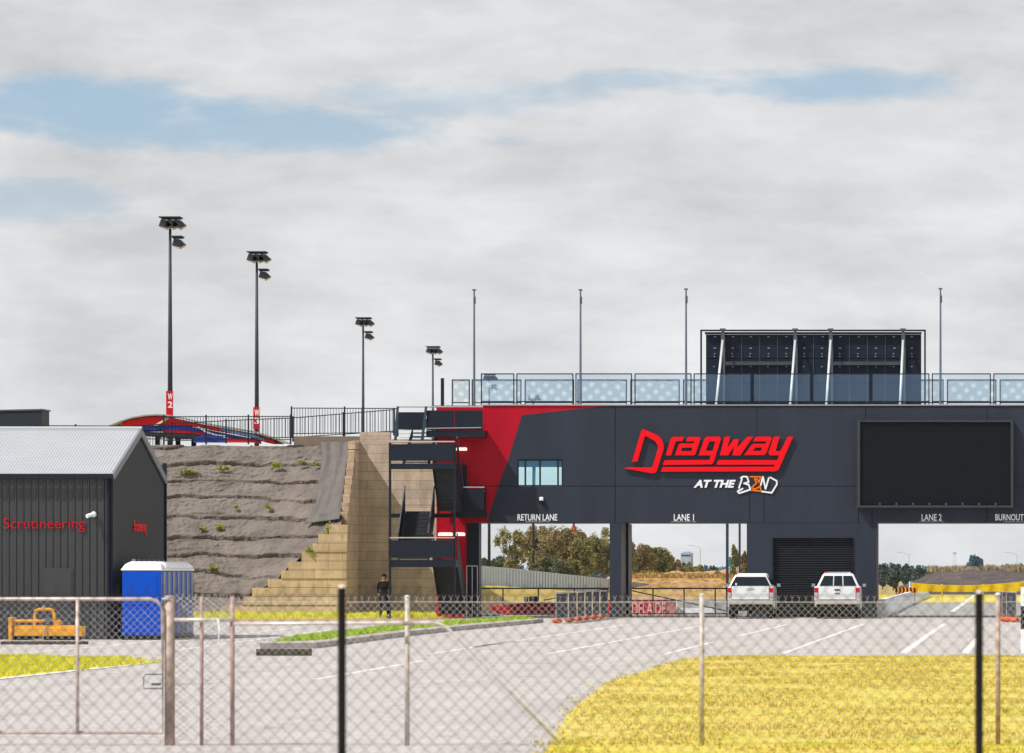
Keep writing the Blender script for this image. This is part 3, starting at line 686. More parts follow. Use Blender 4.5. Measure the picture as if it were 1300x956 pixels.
# weeds on slope
WEED = multi_mat('weed_leaves', [(0.16, 0.22, 0.02), (0.26, 0.26, 0.03)], [3], .9)
def slope_point(px, y):
    Yq = 238.0
    for _ in range(4):
        z = PZ(y, Yq); base = slope_z(px, 0); tt = (z - base) / (7.62 - base); Yq = YW + .35 + tt * (YA + 1.6 - YW - .35)
    return PX(px, Yq), Yq - .12, PZ(y, Yq)
def weed(px, y, w, h, label, sz=.09):
    x, Yq, z = slope_point(px, y); s = Yq / F
    t = MB()
    for k in range(int(26 * w)):
        u = random.gauss(0, .35) * w * s; v = abs(random.gauss(0, .5)) * h * s; a = random.uniform(0, 6.28); l = sz * random.uniform(.5, 1.3)
        c = Vector((x + u, Yq - .05 + random.uniform(-.12, .06), z + v)); d = Vector((math.cos(a), math.sin(a) * .6, random.uniform(-.2, 1))).normalized() * l; e = Vector((-math.sin(a), .4, .5)).normalized() * l * .4
        t.add([c, c + d * .5 + e, c + d, c + d * .5 - e], [(0, 1, 2, 3)])
    tag(t.build('weed', WEED, fixn=False), label, 'weed', 'weeds growing through the slope fabric')
weed(352, 594, 9, 6, 'leafiest green weed clump on the upper slope left of the fabric flap')
weed(385, 590, 8, 4, 'low trailing weed close to the left edge of the fabric flap')
weed(401, 591, 4, 4, 'small weed touching the top left of the fabric flap')
weed(240, 601, 16, 3, 'long thin row of weeds high on the slope just right of the shed')
weed(285, 597, 10, 4, 'weed clump high on the slope below the first red tagged pole gap')
weed(300, 645, 2.5, 3, 'tiny weed near the middle height of the slope')
weed(280, 672, 7, 5, 'bright weed clump at mid slope right of the shed')
weed(258, 673, 6, 3, 'thin weed just left of the bright mid slope clump')
weed(271, 723, 6, 4, 'pale weed low on the slope above the portable toilets')
weed(342, 646, 4, 3, 'small weed at mid slope straight below the leafiest clump')
weed(419, 677, 6, 9, 'yellow flowering weed on top of the stepped block wall', .1)
weed(393, 701, 5, 5, 'small yellow weed on a lower step of the block wall')

# ------------------------------------------------------------------ fences on plateau
def picket_fence(lb, pts, hpx, n_posts, Y_, pitch=.125, mt=SLD, group=None):
    """pts: [(x, ytop, ybot)...] linear; each bay a panel part"""
    t = thing('picket_fence', lb, 'fence', (PX(pts[0][0], Y_), Y_, PZ(pts[0][2], Y_)), group)
    for (x0, t0, b0), (x1, t1, b1) in zip(pts[:-1], pts[1:]):
        X0, X1 = PX(x0, Y_), PX(x1, Y_)
        nb = max(1, round((X1 - X0) / 2.2)); 
        for b in range(nb):
            u0, u1 = b / nb, (b + 1) / nb
            f = lambda u: (X0 + (X1 - X0) * u, PZ(t0 + (t1 - t0) * u, Y_), PZ(b0 + (b1 - b0) * u, Y_))
            xa, za, ba = f(u0); xb, zb, bb = f(u1)
            p = MB()
            p.prism([(xa, za - .04), (xb, zb - .04), (xb, zb), (xa, za)], Y_ - .02, Y_ + .02)
            p.prism([(xa, ba + .08), (xb, bb + .08), (xb, bb + .12), (xa, ba + .12)], Y_ - .02, Y_ + .02)
            n = int((xb - xa) / pitch)
            for i in range(1, n):
                u = i / n; xx = xa + (xb - xa) * u; p.box(xx - .011, xx + .011, Y_ - .011, Y_ + .011, ba + (bb - ba) * u + .1, za + (zb - za) * u - .03)
            p.build('fence_panel', mt, t)
            p = MB(); p.box(xa - .035, xa + .035, Y_ - .035, Y_ + .035, ba - .1, za + .06); p.build('post', mt, t)
    p = MB(); xa, za, ba = X1, PZ(t1, Y_), PZ(b1, Y_); p.box(xa - .035, xa + .035, Y_ - .035, Y_ + .035, ba - .1, za + .06); p.build('post', mt, t)
    return t
picket_fence('dark picket fence on the slope top between the shed roof and the wall kerb', [(208, 528.5, 562), (369, 528, 561)], 0, 0, YA + 1.9)
picket_fence('tall dark picket fence on the concrete kerb ending at the stair tower', [(370, 517.5, 553.5), (505, 518, 551.5)], 0, 0, YA + 2.2)
picket_fence('low dark picket fence running left behind the shed ridge', [(40, 539.8, 556), (208, 540.5, 571)], 0, 0, YA + 2.6)
picket_fence('far dark picket fence with a sloping top rail behind the slope-top fence', [(150, 541, 560), (287, 533.5, 560), (372, 530, 558), (500, 519.5, 550)], 0, 0, YA + 4.2, .17)
q = MB(); Yk = YA + 1.7; q.box(PX(373, Yk), PX(456, Yk), Yk, Yk + .5, PZ(561, Yk) - .4, PZ(553.8, Yk)); tag(q.build('concrete_kerb', mat('brown_concrete', (.20, .16, .13), .9), bevel=.01), 'low brown concrete kerb wall under the tall picket fence', 'wall')

# ------------------------------------------------------------------ stair tower
YT = 213.4; YTB = 218.6
def TX(x): return PX(x, YT)
def TZ(y): return PZ(y, YT)
stt = thing('stair_tower', 'dark steel external staircase with solid landings beside the red wall', 'staircase', (TX(536), YT, 0))
for x0, x1, yb in ((493.5, 496.3, 562), (576, 578.5, 562)):
    q = MB(); q.box(TX(x0), TX(x1), YT, YT + .08, 0, TZ(yb)); q.build('post', SLD, stt)
for x in (495, 577):
    q = MB(); q.box(PX(x, YTB) - .05, PX(x, YTB) + .05, YTB, YTB + .1, 0, PZ(590, YTB)); q.build('post', SLD, stt)
def landing(x0, x1, ypt, ypb, ybt, ybb, Y0, Y1, rail=True):
    f = MB(); f.box(PX(x0, Y0), PX(x1, Y0), Y0 + .02, Y1, PZ(ybb, Y0), PZ(ybt, Y0)); l = f.build('landing', SLD, stt)
    p = MB(); p.box(PX(x0, Y0) + .05, PX(x1, Y0) - .03, Y0 - .03, Y0 + .01, PZ(ypb, Y0), PZ(ypt, Y0)); p.build('parapet_panel', SLD, l)
    if rail:
        p = MB(); z = PZ(ypt - 3.2, Y0); p.tube([(PX(x0, Y0), Y0 - .02, z), (PX(x1, Y0), Y0 - .02, z)], .03, 8)
        p.tube([(PX(x0, Y0), Y0 + .06, z - .13), (PX(x1, Y0), Y0 + .06, z - .13)], .025, 8); p.build('handrail', mat('rail_steel', (.45, .45, .47), .4, .5), l)
    return l
landing(495, 577.5, 564, 585, 588.5, 595, YT, YT + 1.3)
landing(495, 577.5, 686, 708, 711, 720, YT, YT + 1.3)
landing(495, 577.5, 641, 641.5, 652, 657, YTB - 1.2, YTB, False)
landing(578.5, 615, 622, 647, 647.5, 657, YB - 1.25, YB - .01)      # balcony at the door
q = MB(); x = PX(614, YB - 1.25); q.box(x - .04, x, YB - 1.25, YB - .02, PZ(656, YB), PZ(620, YB)); q.build('parapet_panel', SLD, stt)
# stair flights (treads, stringers, side panels)
def flight(xa, xb, Y0, z0, Y1, z1, n=12, closed=True, sides=True):
    X0, X1 = PX(xa, YT), PX(xb, YT)
    f = MB()
    for i in range(n):
        u = (i + .5) / n; yy = Y0 + (Y1 - Y0) * u; zz = z0 + (z1 - z0) * u; dd = abs(Y1 - Y0) / n
        f.box(X0 + .04, X1 - .04, yy - dd * .6, yy + dd * .6, zz, zz + .04)
        if closed:
            ye = yy + (dd * .5 if Y1 > Y0 else -dd * .5); f.box(X0 + .04, X1 - .04, ye - .01, ye + .01, zz + .03, zz + abs(z1 - z0) / n)
    fl = f.build('stair_flight', mat('stair_grey', (.045, .05, .056), .5), stt)
    for X in (X0, X1 - .03):
        s = MB(); s.prismx([(Y0, z0 - .18), (Y0, z0 + .16), (Y1, z1 + .16), (Y1, z1 - .18)], X, X + .03); s.build('stringer', SLD, fl)
        if not sides: continue
        s = MB(); s.prismx([(Y0, z0 + .2), (Y0, z0 + 1.0), (Y1, z1 + 1.0), (Y1, z1 + .2)], X + .005, X + .022); s.build('side_panel', BLK, fl)
    if not sides: return fl
    s = MB(); zo = 1.1
    for X in (X0, X1 - .03): s.tube([(X + .01, Y0, z0 + zo), (X + .01, Y1, z1 + zo)], .03, 8)
    s.build('handrail', STEEL, fl)
    return fl
zL2 = PZ(712, YT); zR = PZ(652, YTB); zL1 = PZ(589, YT); zTop = PZ(548, YTB)
flight(545, 577, YTB - .3, 0.05, YT + 1.3, zL2)
flight(501, 540, YT + 1.3, zL2, YTB - 1.2, zR)
flight(545, 577, YTB - 1.2, zR, YT + 1.3, zL1)
flight(507, 540, YT + 1.3, zL1, YTB, zTop, 9, False, False)
# top walkway
Yt = YB + .0 - 1.6
wkX0, wkX1 = PX(540, YB - .2), PX(616, YB - .2)
q = MB(); q.box(PX(538, YT), PX(617, YB - .02), YT + 1.0, YB + 6 if False else YT + 1.2, 0, 0.01) if False else None
Yw = YB - 1.4
q = MB(); q.box(PX(541, Yw), PX(615.5, Yw), Yw, YB - .01, PZ(554.5, Yw), PZ(546.5, Yw)); wk = q.build('walkway', SLD, stt)
q = MB(); q.box(PX(541.5, Yw), PX(577, Yw) - .01, Yw - .02, Yw + .02, PZ(546.2, Yw), PZ(521, Yw)); q.box(PX(577, Yw) + .01, PX(613, Yw), Yw - .02, Yw + .02, PZ(546.2, Yw), PZ(521, Yw)); q.build('parapet_panel', SLD, wk)
q = MB(); q.tube([(PX(505, Yw), Yw, PZ(516.5, Yw)), (PX(613, Yw), Yw, PZ(516.5, Yw))], .03, 8); q.tube([(PX(541, Yw), Yw - .04, PZ(544, Yw)), (PX(611, Yw), Yw - .04, PZ(543, Yw))], .022, 6); q.build('handrail', mat('rail_steel', (.45, .45, .47), .4, .5), wk)
q = MB(); q.box(PX(506, Yw + 1.3), PX(540, Yw + 1.3), Yw + 1.3, Yw + 1.34, PZ(544, Yw), PZ(522, Yw)); q.build('parapet_panel', SLD, wk)
q = MB(); q.box(PX(508, YB), PX(539, YB), YB + .5, YA + .2, PZ(551, YA), PZ(548.5, YA)); q.build('bridge_deck', SLD, wk)
for xa, xb in ((504.5, 502), (540.5, 536)):
    q = MB(); q.prism([(PX(xa - .8, Yw), PZ(516, Yw)), (PX(xa + 2.2, Yw), PZ(516, Yw)), (PX(xb + 2, Yw), PZ(559, Yw)), (PX(xb - 1.6, Yw), PZ(559, Yw))], Yw - .1, Yw - .04); q.build('side_panel', mat('blue_steel', (.045, .075, .12), .4, .3), wk)
# pale treads of the upper flight
q = MB()
for i, y in enumerate((545, 550, 555, 560)):
    yy = Yw + 1.5 - i * .28; q.box(PX(506.5, yy), PX(538, yy), yy, yy + .3, PZ(y, yy) - .03, PZ(y, yy))
q.build('treads', mat('grating', (.55, .56, .58), .5, .2), wk)
# door
dr = MB(); dr.box(PX(581, YB), PX(592.5, YB), YB - .05, YB - .002, PZ(650, YB), PZ(590, YB)); d = dr.build('door', SLD, bl, 'dark door in the red wall behind the small balcony')
q = MB(); q.box(PX(590.5, YB), PX(591.5, YB), YB - .12, YB - .05, PZ(628, YB), PZ(622, YB)); q.build('handle', GALV, d)
# handrail pieces on the dark pier
q = MB()
for x in (592.5, 599.5, 606): q.tube([(PX(x, YB - .15), YB - .15, 0), (PX(x, YB - .15), YB - .15, PZ(719, YB))], .022, 6)
q.tube([(PX(592.5, YB - .15), YB - .15, PZ(718.5, YB)), (PX(606, YB - .15), YB - .15, PZ(718.5, YB))], .03, 8)
tag(q.build('handrail', GALV), 'short pale handrail standing against the dark pier under the red wall', 'handrail')

# ------------------------------------------------------------------ person
def person(X, Y):
    t = thing('person', 'person in black clothing standing at the foot of the staircase', 'person', (X, Y, 0))
    H = 1.80
    pts = [(0, 0, .95), (0, .0, 1.12), (0, 0, 1.32), (0, 0, 1.46), (0, -.01, 1.53), (0, -.02, 1.62), (0, -.02, 1.72),
           (-.11, 0, .90), (-.13, -.02, .50), (-.14, .0, .09), (-.15, -.14, .05),
           (.11, 0, .90), (.14, -.01, .50), (.15, .02, .09), (.17, -.12, .05),
           (-.20, 0, 1.43), (-.26, .03, 1.16), (-.22, -.12, .98), (-.17, -.17, .95),
           (.20, 0, 1.43), (.27, .03, 1.16), (.24, -.10, .96), (.20, -.16, .92)]
    rad = [.15, .14, .17, .12, .06, .095, .09, .10, .07, .045, .04, .10, .07, .045, .04, .08, .05, .036, .04, .08, .05, .036, .04]
    ed = [(0, 1), (1, 2), (2, 3), (3, 4), (4, 5), (5, 6), (0, 7), (7, 8), (8, 9), (9, 10), (0, 11), (11, 12), (12, 13), (13, 14), (3, 15), (15, 16), (16, 17), (17, 18), (3, 19), (19, 20), (20, 21), (21, 22)]
    me = bpy.data.meshes.new('body'); me.from_pydata(pts, ed, [])
    o = bpy.data.objects.new('body', me); C.objects.link(o); 
    o.modifiers.new('sk', 'SKIN'); sl = me.skin_vertices[0].data
    for i, r in enumerate(rad): sl[i].radius = (r, r * (.72 if i in (0, 1, 2) else 1)); sl[i].use_root = (i == 0)
    sb = o.modifiers.new('sb', 'SUBSURF'); sb.levels = 2; sb.render_levels = 2
    bpy.context.view_layer.update()
    me2 = bpy.data.meshes.new_from_object(o.evaluated_get(bpy.context.evaluated_depsgraph_get()))
    bpy.data.objects.remove(o)
    me2.materials.clear(); me2.materials.append(CLOTH); me2.materials.append(SKIN)
    for p in me2.polygons:
        c = p.center; p.use_smooth = True
        p.material_index = 1 if (c.z > 1.50 or (abs(c.x) > .12 and .86 < c.z < 1.0 and c.y < -.1)) else 0
    b = bpy.data.objects.new('body', me2); C.objects.link(b); b.parent = t
    L0 = Vector((X, Y, 0))
    q = MB(); q.sphere(L0 + Vector((0, .015, 1.70)), .112, 14, (1, 1.02, 1.05)); q.build('hair', HAIR, t, smooth=True)
    q = MB(); q.sphere(L0 + Vector((0, -.1, 1.655)), .02, 8); q.sphere(L0 + Vector((-.04, -.095, 1.685)), .012, 8); q.sphere(L0 + Vector((.04, -.095, 1.685)), .012, 8); q.build('face_features', SKIN, t)
    q = MB(); q.sphere(L0 + Vector((0, .0, 1.30)), .2, 16, (1.05, .68, 1.12)); q.build('jacket', CLOTH, t, smooth=True)
    for s in (-1, 1):
        q = MB(); hx = X + s * .185
        q.sphere((hx, Y - .17, .93), .04, 10, (.7, .7, 1.1))
        for k in range(4): q.tube([(hx - .024 + k * .016, Y - .18, .90), (hx - .026 + k * .016, Y - .20, .865 - .004 * (k in (1, 2))), (hx - .026 + k * .016, Y - .19, .835)], [.009, .008, .006], 6)
        q.tube([(hx - s * .03, Y - .18, .94), (hx - s * .05, Y - .21, .90)], [.011, .008], 6); q.build('hand', SKIN, t, smooth=True)
        q = MB(); fx = X + s * .16; q.box(fx - .05, fx + .05, Y - .22, Y + .09, 0, .075); q.build('shoe', BLK, t, bevel=.02)
    return t
person(PX(487.5, 216.5), 216.5)

# ------------------------------------------------------------------ shed
YS = 144.5; SX = PX(142, YS); YSB = 154.0; YR = (YS + YSB) / 2
ze = PZ(601, YS); zr = PZ(546, YR)
sh = thing('shed', 'charcoal corrugated metal shed with pale zinc gable roof and red Scrutineering words', 'building', (SX - 4, YS, 0))
XSL = SX - 9.5
q = MB(); prof = []; n = 48; w = (SX - XSL) / n; poly = [(XSL, YS + .2)]
for i in range(n):
    x = XSL + i * w; poly += [(x, YS + .028), (x + w * .62, YS + .028), (x + w * .72, YS), (x + w * .9, YS)]
poly += [(SX, YS + .028), (SX, YS + .2)]
q.flat(poly[::-1], 0, ze - .02); q.build('front_wall', SHED, sh, fixn=True)
# gable wall ribbed
q = MB(); n = 46; 
def roof_z(y): return ze + (zr - ze) * (1 - abs(y - YR) / (YR - YS))
d_ = (YSB - YS) / n
for i in range(n):
    y0 = YS + .04 + i * d_; y1 = y0 + d_ * .75; y2 = y0 + d_
    a = min(y1, YSB)
    q.add([(SX, y0, 0), (SX, a, 0), (SX, a, roof_z(a) - .05), (SX, y0, roof_z(y0) - .05)], [(0, 1, 2, 3)])
    b = min(y2, YSB)
    q.add([(SX, a, 0), (SX + .025, (a + b) / 2, 0), (SX, b, 0), (SX, b, roof_z(b) - .05), (SX + .025, (a + b) / 2, roof_z((a + b) / 2) - .05), (SX, a, roof_z(a) - .05)], [(0, 1, 4, 5), (1, 2, 3, 4)])
q.build('gable_wall', SHED, sh, fixn=False)
q = MB(); q.box(XSL, XSL + .1, YS + .2, YSB, 0, ze - .1); q.box(XSL, SX - .03, YSB - .1, YSB, 0, ze - .1); q.build('rear_walls', SHED, sh)
# roof
q = MB(); n = 118; w = (SX + .1 - XSL + .2) / n; 
for side in (0, 1):
    ya, za, yb, zb_ = (YS - .12, ze - .02, YR, zr) if side == 0 else (YSB + .12, ze - .02, YR, zr)
    vs = []; fs = []
    for i in range(n * 2 + 1):
        x = XSL - .2 + i * w / 2; h = .022 if i % 2 else 0
        vs += [(x, ya, za + h), (x, yb, zb_ + h)]
    for i in range(n * 2): fs.append((2 * i, 2 * i + 2, 2 * i + 3, 2 * i + 1))
    q.add(vs, fs)
rf = q.build('roof', ROOFM, sh, fixn=False)
q = MB(); q.tube([(XSL, YR, zr + .03), (SX + .1, YR, zr + .03)], .07, 6); q.build('ridge_cap', ROOFM, rf)
q = MB(); q.box(XSL, SX + .05, YS - .24, YS - .13, ze - .14, ze - .04); q.build('gutter', SLD, rf)
q = MB(); 
for y0, z0, y1, z1 in ((YS - .12, ze, YR, zr), (YR, zr, YSB + .12, ze)):
    q.prismx([(y0, z0 - .16), (y0, z0 + .05), (y1, z1 + .05), (y1, z1 - .16)], SX + .05, SX + .10)
q.build('barge_flashing', mat('flashing', (.24, .25, .27), .4, .3), rf)
q = MB(); q.box(PX(136.5, YS), PX(139, YS), YS - .1, YS - .002, 0, ze - .15); q.box(SX - .05, SX + .03, YS - .012, YS + .035, 0, ze - .15); q.build('corner_trim', SLD, sh)
q = MB(); q.box(SX - .02, SX + .09, YSB + .01, YSB + .12, 0, PZ(588, YSB)); q.build('downpipe', SLD, sh)
q = MB(); q.box(PX(54, YS), PX(93, YS), YS - .02, YS - .002, .05, PZ(721, YS)); q.box(PX(56, YS), PX(91, YS), YS - .035, YS - .022, .05, PZ(724, YS)); q.build('door', SHED, sh, 'plain charcoal door flush with the cladding')
text_mb('Scrutineering', 5, 108, 657.5, 675.2, YS - .002, .03, offset=-.010).build('lettering', mat('shed_red', (.55, .002, .012), .5), sh, 'red word Scrutineering on the front wall')
text_mb('Scrutineering', 0, 0, 660, 678.5, 147.5, .03, axis='x' if False else 'y', X=SX + .03, ys=(148.1, 150.35), offset=.004).build('lettering', REDL, sh, 'red word Scrutineering on the gable wall')
cm = thing('security_camera', 'small white bullet camera on the front wall of the charcoal shed', 'camera', (PX(117, YS), YS, PZ(654, YS)))
q = MB(); q.tube([(PX(112.5, YS), YS - .3, PZ(655.5, YS)), (PX(118, YS), YS - .18, PZ(653.5, YS))], .055, 10); q.build('housing', WPL, cm)
q = MB(); q.sphere((PX(119.5, YS), YS - .08, PZ(653, YS)), .08, 10); q.build('bracket', WPL, cm, smooth=True)

# dark building upper left
YL = 262.0
db = thing('building', 'plain dark slate flat-roofed building on the hill top at far left', 'building', (PX(20, YL), YL, 7))
q = MB(); X1 = PX(53, YL); q.prism([(X1 - 12, 6.8), (X1, 6.8), (X1, PZ(521, YL)), (X1 - 3.0, PZ(524, YL)), (X1 - 12, PZ(527.5, YL))], YL, YL + 2.2); q.build('walls', mat('hill_building_slate', (.022, .032, .052), .6, var=.08), db)
q = MB(); q.prism([(X1 - 12, PZ(527.3, YL)), (X1 + .06, PZ(520.8, YL) ), (X1 + .06, PZ(519, YL)), (X1 - 12, PZ(525.5, YL))], YL - .06, YL + 2.3); q.build('roof_edge', mat('roof_edge_grey', (.11, .12, .13), .5), db)

# ------------------------------------------------------------------ portable toilets
def toilet():
    t = thing('portable_toilet', 'x', 'toilet', (0, 0, 0))
    D = .435   # half depth along Y, width along X 1.04
    q = MB(); q.box(-.52, .52, -D, D, .12, 1.86); b = q.build('cabin', BLUE, t, bevel=.02)
    q = MB(); q.box(-.42, .42, -D - .012, -D - .001, .95, 1.72); q.box(-.42, .42, -D - .012, -D - .001, .22, .85); q.build('side_panel', BLUE, b, bevel=.01)
    q = MB(); q.box(-.53, .53, -D - .02, D + .02, 0, .115); q.build('skid', BLK, t)
    q = MB(); q.box(.521, .528, -D + .42, D - .10, .16, 1.84); d = q.build('door', mat('toilet_door_grey', (.30, .32, .35), .5, var=.08), t)
    q = MB(); q.box(.529, .55, .2, .3, .95, 1.1); q.build('handle', BLK, d)
    q = MB()
    for yy in (-D + .43, D - .06): q.box(.521, .534, yy - .025, yy + .025, .12, 1.86)
    q.build('door_frame', GREYP, t)
    q = MB()
    q.box(-.56, .56, -D - .02, D + .02, 1.865, 1.925)
    b4 = [(-.54, -D), (.54, -D), (.54, D), (-.54, D)]; t4 = [(-.34, -D + .3), (.36, -D + .3), (.36, D - .3), (-.34, D - .3)]; m4 = [(-.47, -D + .13), (.49, -D + .13), (.49, D - .13), (-.47, D - .13)]
    q.add([(x, y, 1.926) for x, y in b4] + [(x, y, 2.04) for x, y in m4] + [(x, y, 2.115) for x, y in t4], [(0, 1, 5, 4), (1, 2, 6, 5), (2, 3, 7, 6), (3, 0, 4, 7), (4, 5, 9, 8), (5, 6, 10, 9), (6, 7, 11, 10), (7, 4, 8, 11), (8, 9, 10, 11), (3, 2, 1, 0)])
    q.build('roof', WPL, t, bevel=.03)
    q = MB(); q.tube([(-.3, .2, 2.09), (-.3, .2, 2.18)], .05, 8); q.build('vent', GREYP, t)
    return t
T0 = toilet(); TL = ['nearest blue portable toilet, its whole side showing beside the shed', 'second nearest portable toilet in the row behind the first',
  'third portable toilet from the near end of the blue row', 'fourth portable toilet, exactly in the middle of the row', 'fifth portable toilet from the near end of the blue row',
  'sixth portable toilet, second last before the far end', 'farthest portable toilet, at the slope end of the row', ]
for i in range(7):
    o = T0 if i == 0 else copy_tree(T0)
    Yt_ = 144.1 + i * .97; o.location = (PX(179.5, 143.64) - .012 * i, Yt_, 0)
    o['label'] = TL[i]; o['group'] = 'portable toilets in a row beside the shed'

# ------------------------------------------------------------------ yellow mower attachment
YM = GY(818.5) + .1
mw = thing('flail_mower', 'yellow tractor mower attachment with hoop frame parked before the shed', 'mower', (PX(58, YM), YM, 0))
def mbx(x0, x1, y0, y1, d0, d1, mt, nm, bev=.01):
    q = MB(); q.box(PX(x0, YM), PX(x1, YM), YM + d0, YM + d1, PZ(y1, YM), PZ(y0, YM)); return q.build(nm, mt, mw, bevel=bev)
mbx(17, 103, 796, 807.5, 0, .55, YEL, 'hood', .02)
mbx(17, 98, 794, 796.3, .05, .5, YEL, 'hood_lip')
mbx(11, 15.5, 783.5, 813, -.05, .6, YEL, 'end_plate')
mbx(100.5, 104, 795, 808, -.03, .58, YEL, 'end_plate')
mbx(17, 56, 786.5, 790.5, .15, .3, YEL, 'roller_bar', .03)
mbx(68, 75, 787, 796, .1, .4, YEL, 'gearbox', .02)
mbx(93.5, 97, 784.5, 795, .2, .26, YEL, 'stand_bracket')
mbx(0, 106, 814.5, 818.5, .05, .8, mat('timber_skid', (.07, .045, .03), .9, var=.3), 'pallet_skid')
mbx(17, 100, 808, 813, .1, .5, BLK, 'rotor', .02)
q = MB(); pp = [(42.5, 795), (42.5, 778), (44, 775), (48, 773.6), (62, 773.6), (65.5, 775), (67, 779), (67.5, 795)]
q.tube([(PX(x, YM), YM + .2, PZ(y, YM)) for x, y in pp], .04, 8); q.build('hoop_frame', YEL, mw)
q = MB(); q.tube([(PX(53.5, YM), YM + .2, PZ(773, YM)), (PX(53.5, YM), YM + .2, PZ(769, YM))], [.05, .03], 8); q.build('top_pin', GRUST, mw)
q = MB(); q.tube([(PX(58, YM), YM - .03, PZ(796, YM)), (PX(55, YM), YM - .1, PZ(812, YM))], .02, 6); q.box(PX(43, YM), PX(56, YM), YM - .1, YM - .02, PZ(813.5, YM), PZ(811, YM)); q.build('parking_stand', GRUST, mw)
q = MB(); q.sphere((PX(60, YM), YM + .1, PZ(789, YM)), .11, 10, (1, 1, .8)); q.build('drive_hub', STEEL, mw)
text_mb('850', 19, 27, 798.2, 800.2, YM - .002, .008, offset=.01).build('lettering', BLK, mw) if False else None

# ------------------------------------------------------------------ lamp masts
def mast(px, ytop, Y, label, zb, tagtxt=None, heads=2, tag_y=None, htot=None):
    X = PX(px, Y); zt = PZ(ytop, Y)
    t = thing('floodlight_mast', label, 'light mast', (X, Y, zb), 'floodlight masts in a receding row')
    q = MB(); q.tube([(X, Y, zb), (X, Y, zt - .3)], [.135, .06], 12); q.build('pole', POLE, t, smooth=True)
    def head(cx, cz, n, w):
        q = MB(); q.box(cx - w / 2, cx + w / 2, Y - .08, Y + .08, cz, cz + .08); q.box(cx - w / 2 - .08, cx + w / 2 - .02, Y - .5, Y + .5, cz + .07, cz + .12)
        hd = q.build('crossarm', POLE, t)
        for k in range(n):
            c = Vector((cx - w / 2 + w * (k + .5) / n, Y, cz - .12)); q = MB()
            q.prism([(c.x - .26, cz + .0 - .32), (c.x - .16, cz - .02), (c.x + .10, cz - .04), (c.x + .34, cz - .27), (c.x + .10, cz - .42)], Y - .32, Y + .32)
            fl_ = q.build('floodlight', mat('floodlight_housing', (.055, .06, .072), .5, .2), hd)
            q = MB(); q.prism([(c.x - .22, cz - .36), (c.x + .08, cz - .46), (c.x + .34, cz - .31), (c.x + .32, cz - .33), (c.x + .06, cz - .485), (c.x - .2, cz - .385)], Y - .3, Y + .3)
            q.build('lens', mat('lamp_lens', (.42, .34, .30), .15, .2, var=.3, vscale=2), fl_) if False else q.build('lamp_lens', mat('lamp_lens', (.42, .34, .30), .15, .2, var=.3, vscale=2), hd)
    head(X + .08, zt - .1, 3 if heads == 2 else 3, .95)
    if heads == 2:
        head(X + .38, zt - 1.0, 1, .5)
    if tag_y:
        q = MB(); za, zb2 = PZ(tag_y[1], Y), PZ(tag_y[0], Y)
        q.box(X - .165, X + .165, Y - .175, Y - .155, za, zb2); tg = q.build('number_tag', mat('tag_red', (.55, .004, .02), .5), t, 'red tag reading ' + tagtxt)
        s = F / Y
        for k, ch in enumerate(tagtxt):
            yy = tag_y[0] + 3 + k * 10.2
            text_mb(ch, px - 2.9, px + 3.1, yy, yy + 8, Y - .177, .01, offset=.02).build('tag_letter', WHL, tg)
    return t
mast(216, 276, 250, 'nearest and tallest lamp mast with a red tag reading W 2', 7.5, 'W2', tag_y=(496.5, 527.5))
mast(326, 320, 277, 'second lamp mast from the left with a red W 3 tag behind the fence', 7.0, 'W3', tag_y=(517, 545))
mast(461, 403.5, 347, 'third lamp mast rising behind the top of the block wall', 4.5)
mast(549.5, 440, 391, 'fourth lamp mast behind the upper stair walkway', 3)
mast(621, 475, 445, 'fifth lamp mast seen through the first glass panel of the roof balustrade', 2.0)
mast(677, 502, 498, 'sixth lamp mast, only its head above the roof edge', 1.0, heads=1)
m7 = mast(728.5, 524, 545, 'last lamp mast, standing in the return lane opening with a red band', 0.0, heads=1)
q = MB(); X = PX(728.5, 545); q.box(X - .22, X + .22, 544.7, 545.3, PZ(690, 545), PZ(668, 545)); 
rb = q.build('number_tag', mat('tag_red', (.55, .004, .02), .5), m7, 'red band on the mast')

# ------------------------------------------------------------------ colourful canopy beyond the hill
YK = 245.6
cn = thing('arched_canopy', 'red and blue curved canopy roof rising behind the hilltop fence', 'canopy', (PX(240, YK), YK, 8))
def band(name, top, bot, mt, y0, y1):
    pts = [(PX(x, YK), PZ(y, YK)) for x, y in top] + [(PX(x, YK), PZ(y, YK)) for x, y in reversed(bot)]
    q = MB(); q.prism(pts, y0, y1); return q.build(name, mt, cn)
CR = mat('canopy_red', (.72, .010, .015), .5, var=.08, vscale=.5); CB = mat('canopy_blue', (.02, .06, .50), .5, var=.1, vscale=.5)
CLB = mat('canopy_light_blue', (.10, .32, .75), .5); CW = mat('canopy_white', (.62, .60, .50), .5); CD = mat('canopy_dark', (.03, .034, .045), .6)
arc = [(140, 541), (155, 535), (170, 530.5), (185, 528), (200, 527), (215, 528), (235, 532), (260, 538), (290, 543), (320, 548), (345, 556), (360, 562)]
band('roof_edge', [(x, y - 1.2) for x, y in arc], [(x, y + .6) for x, y in arc], mat('canopy_trim', (.30, .32, .27), .5), YK - .3, YK + 3)
band('red_skin', [(x, y + 1.6) for x, y in arc[1:8]], [(155, 541), (200, 540), (235, 540), (260, 543.5)], CR, YK - .1, YK + 3)
band('white_stripe', [(196, 540), (212, 530.5)], [(200, 540.5), (216, 531)], CW, YK - .2, YK - .12)
band('red_sweep', [(262, 539.5), (290, 544.5), (320, 549.8), (345, 558), (352, 562)], [(262, 545), (290, 549.5), (318, 555.5), (335, 561), (338, 562)], CR, YK - .15, YK + 2.9)
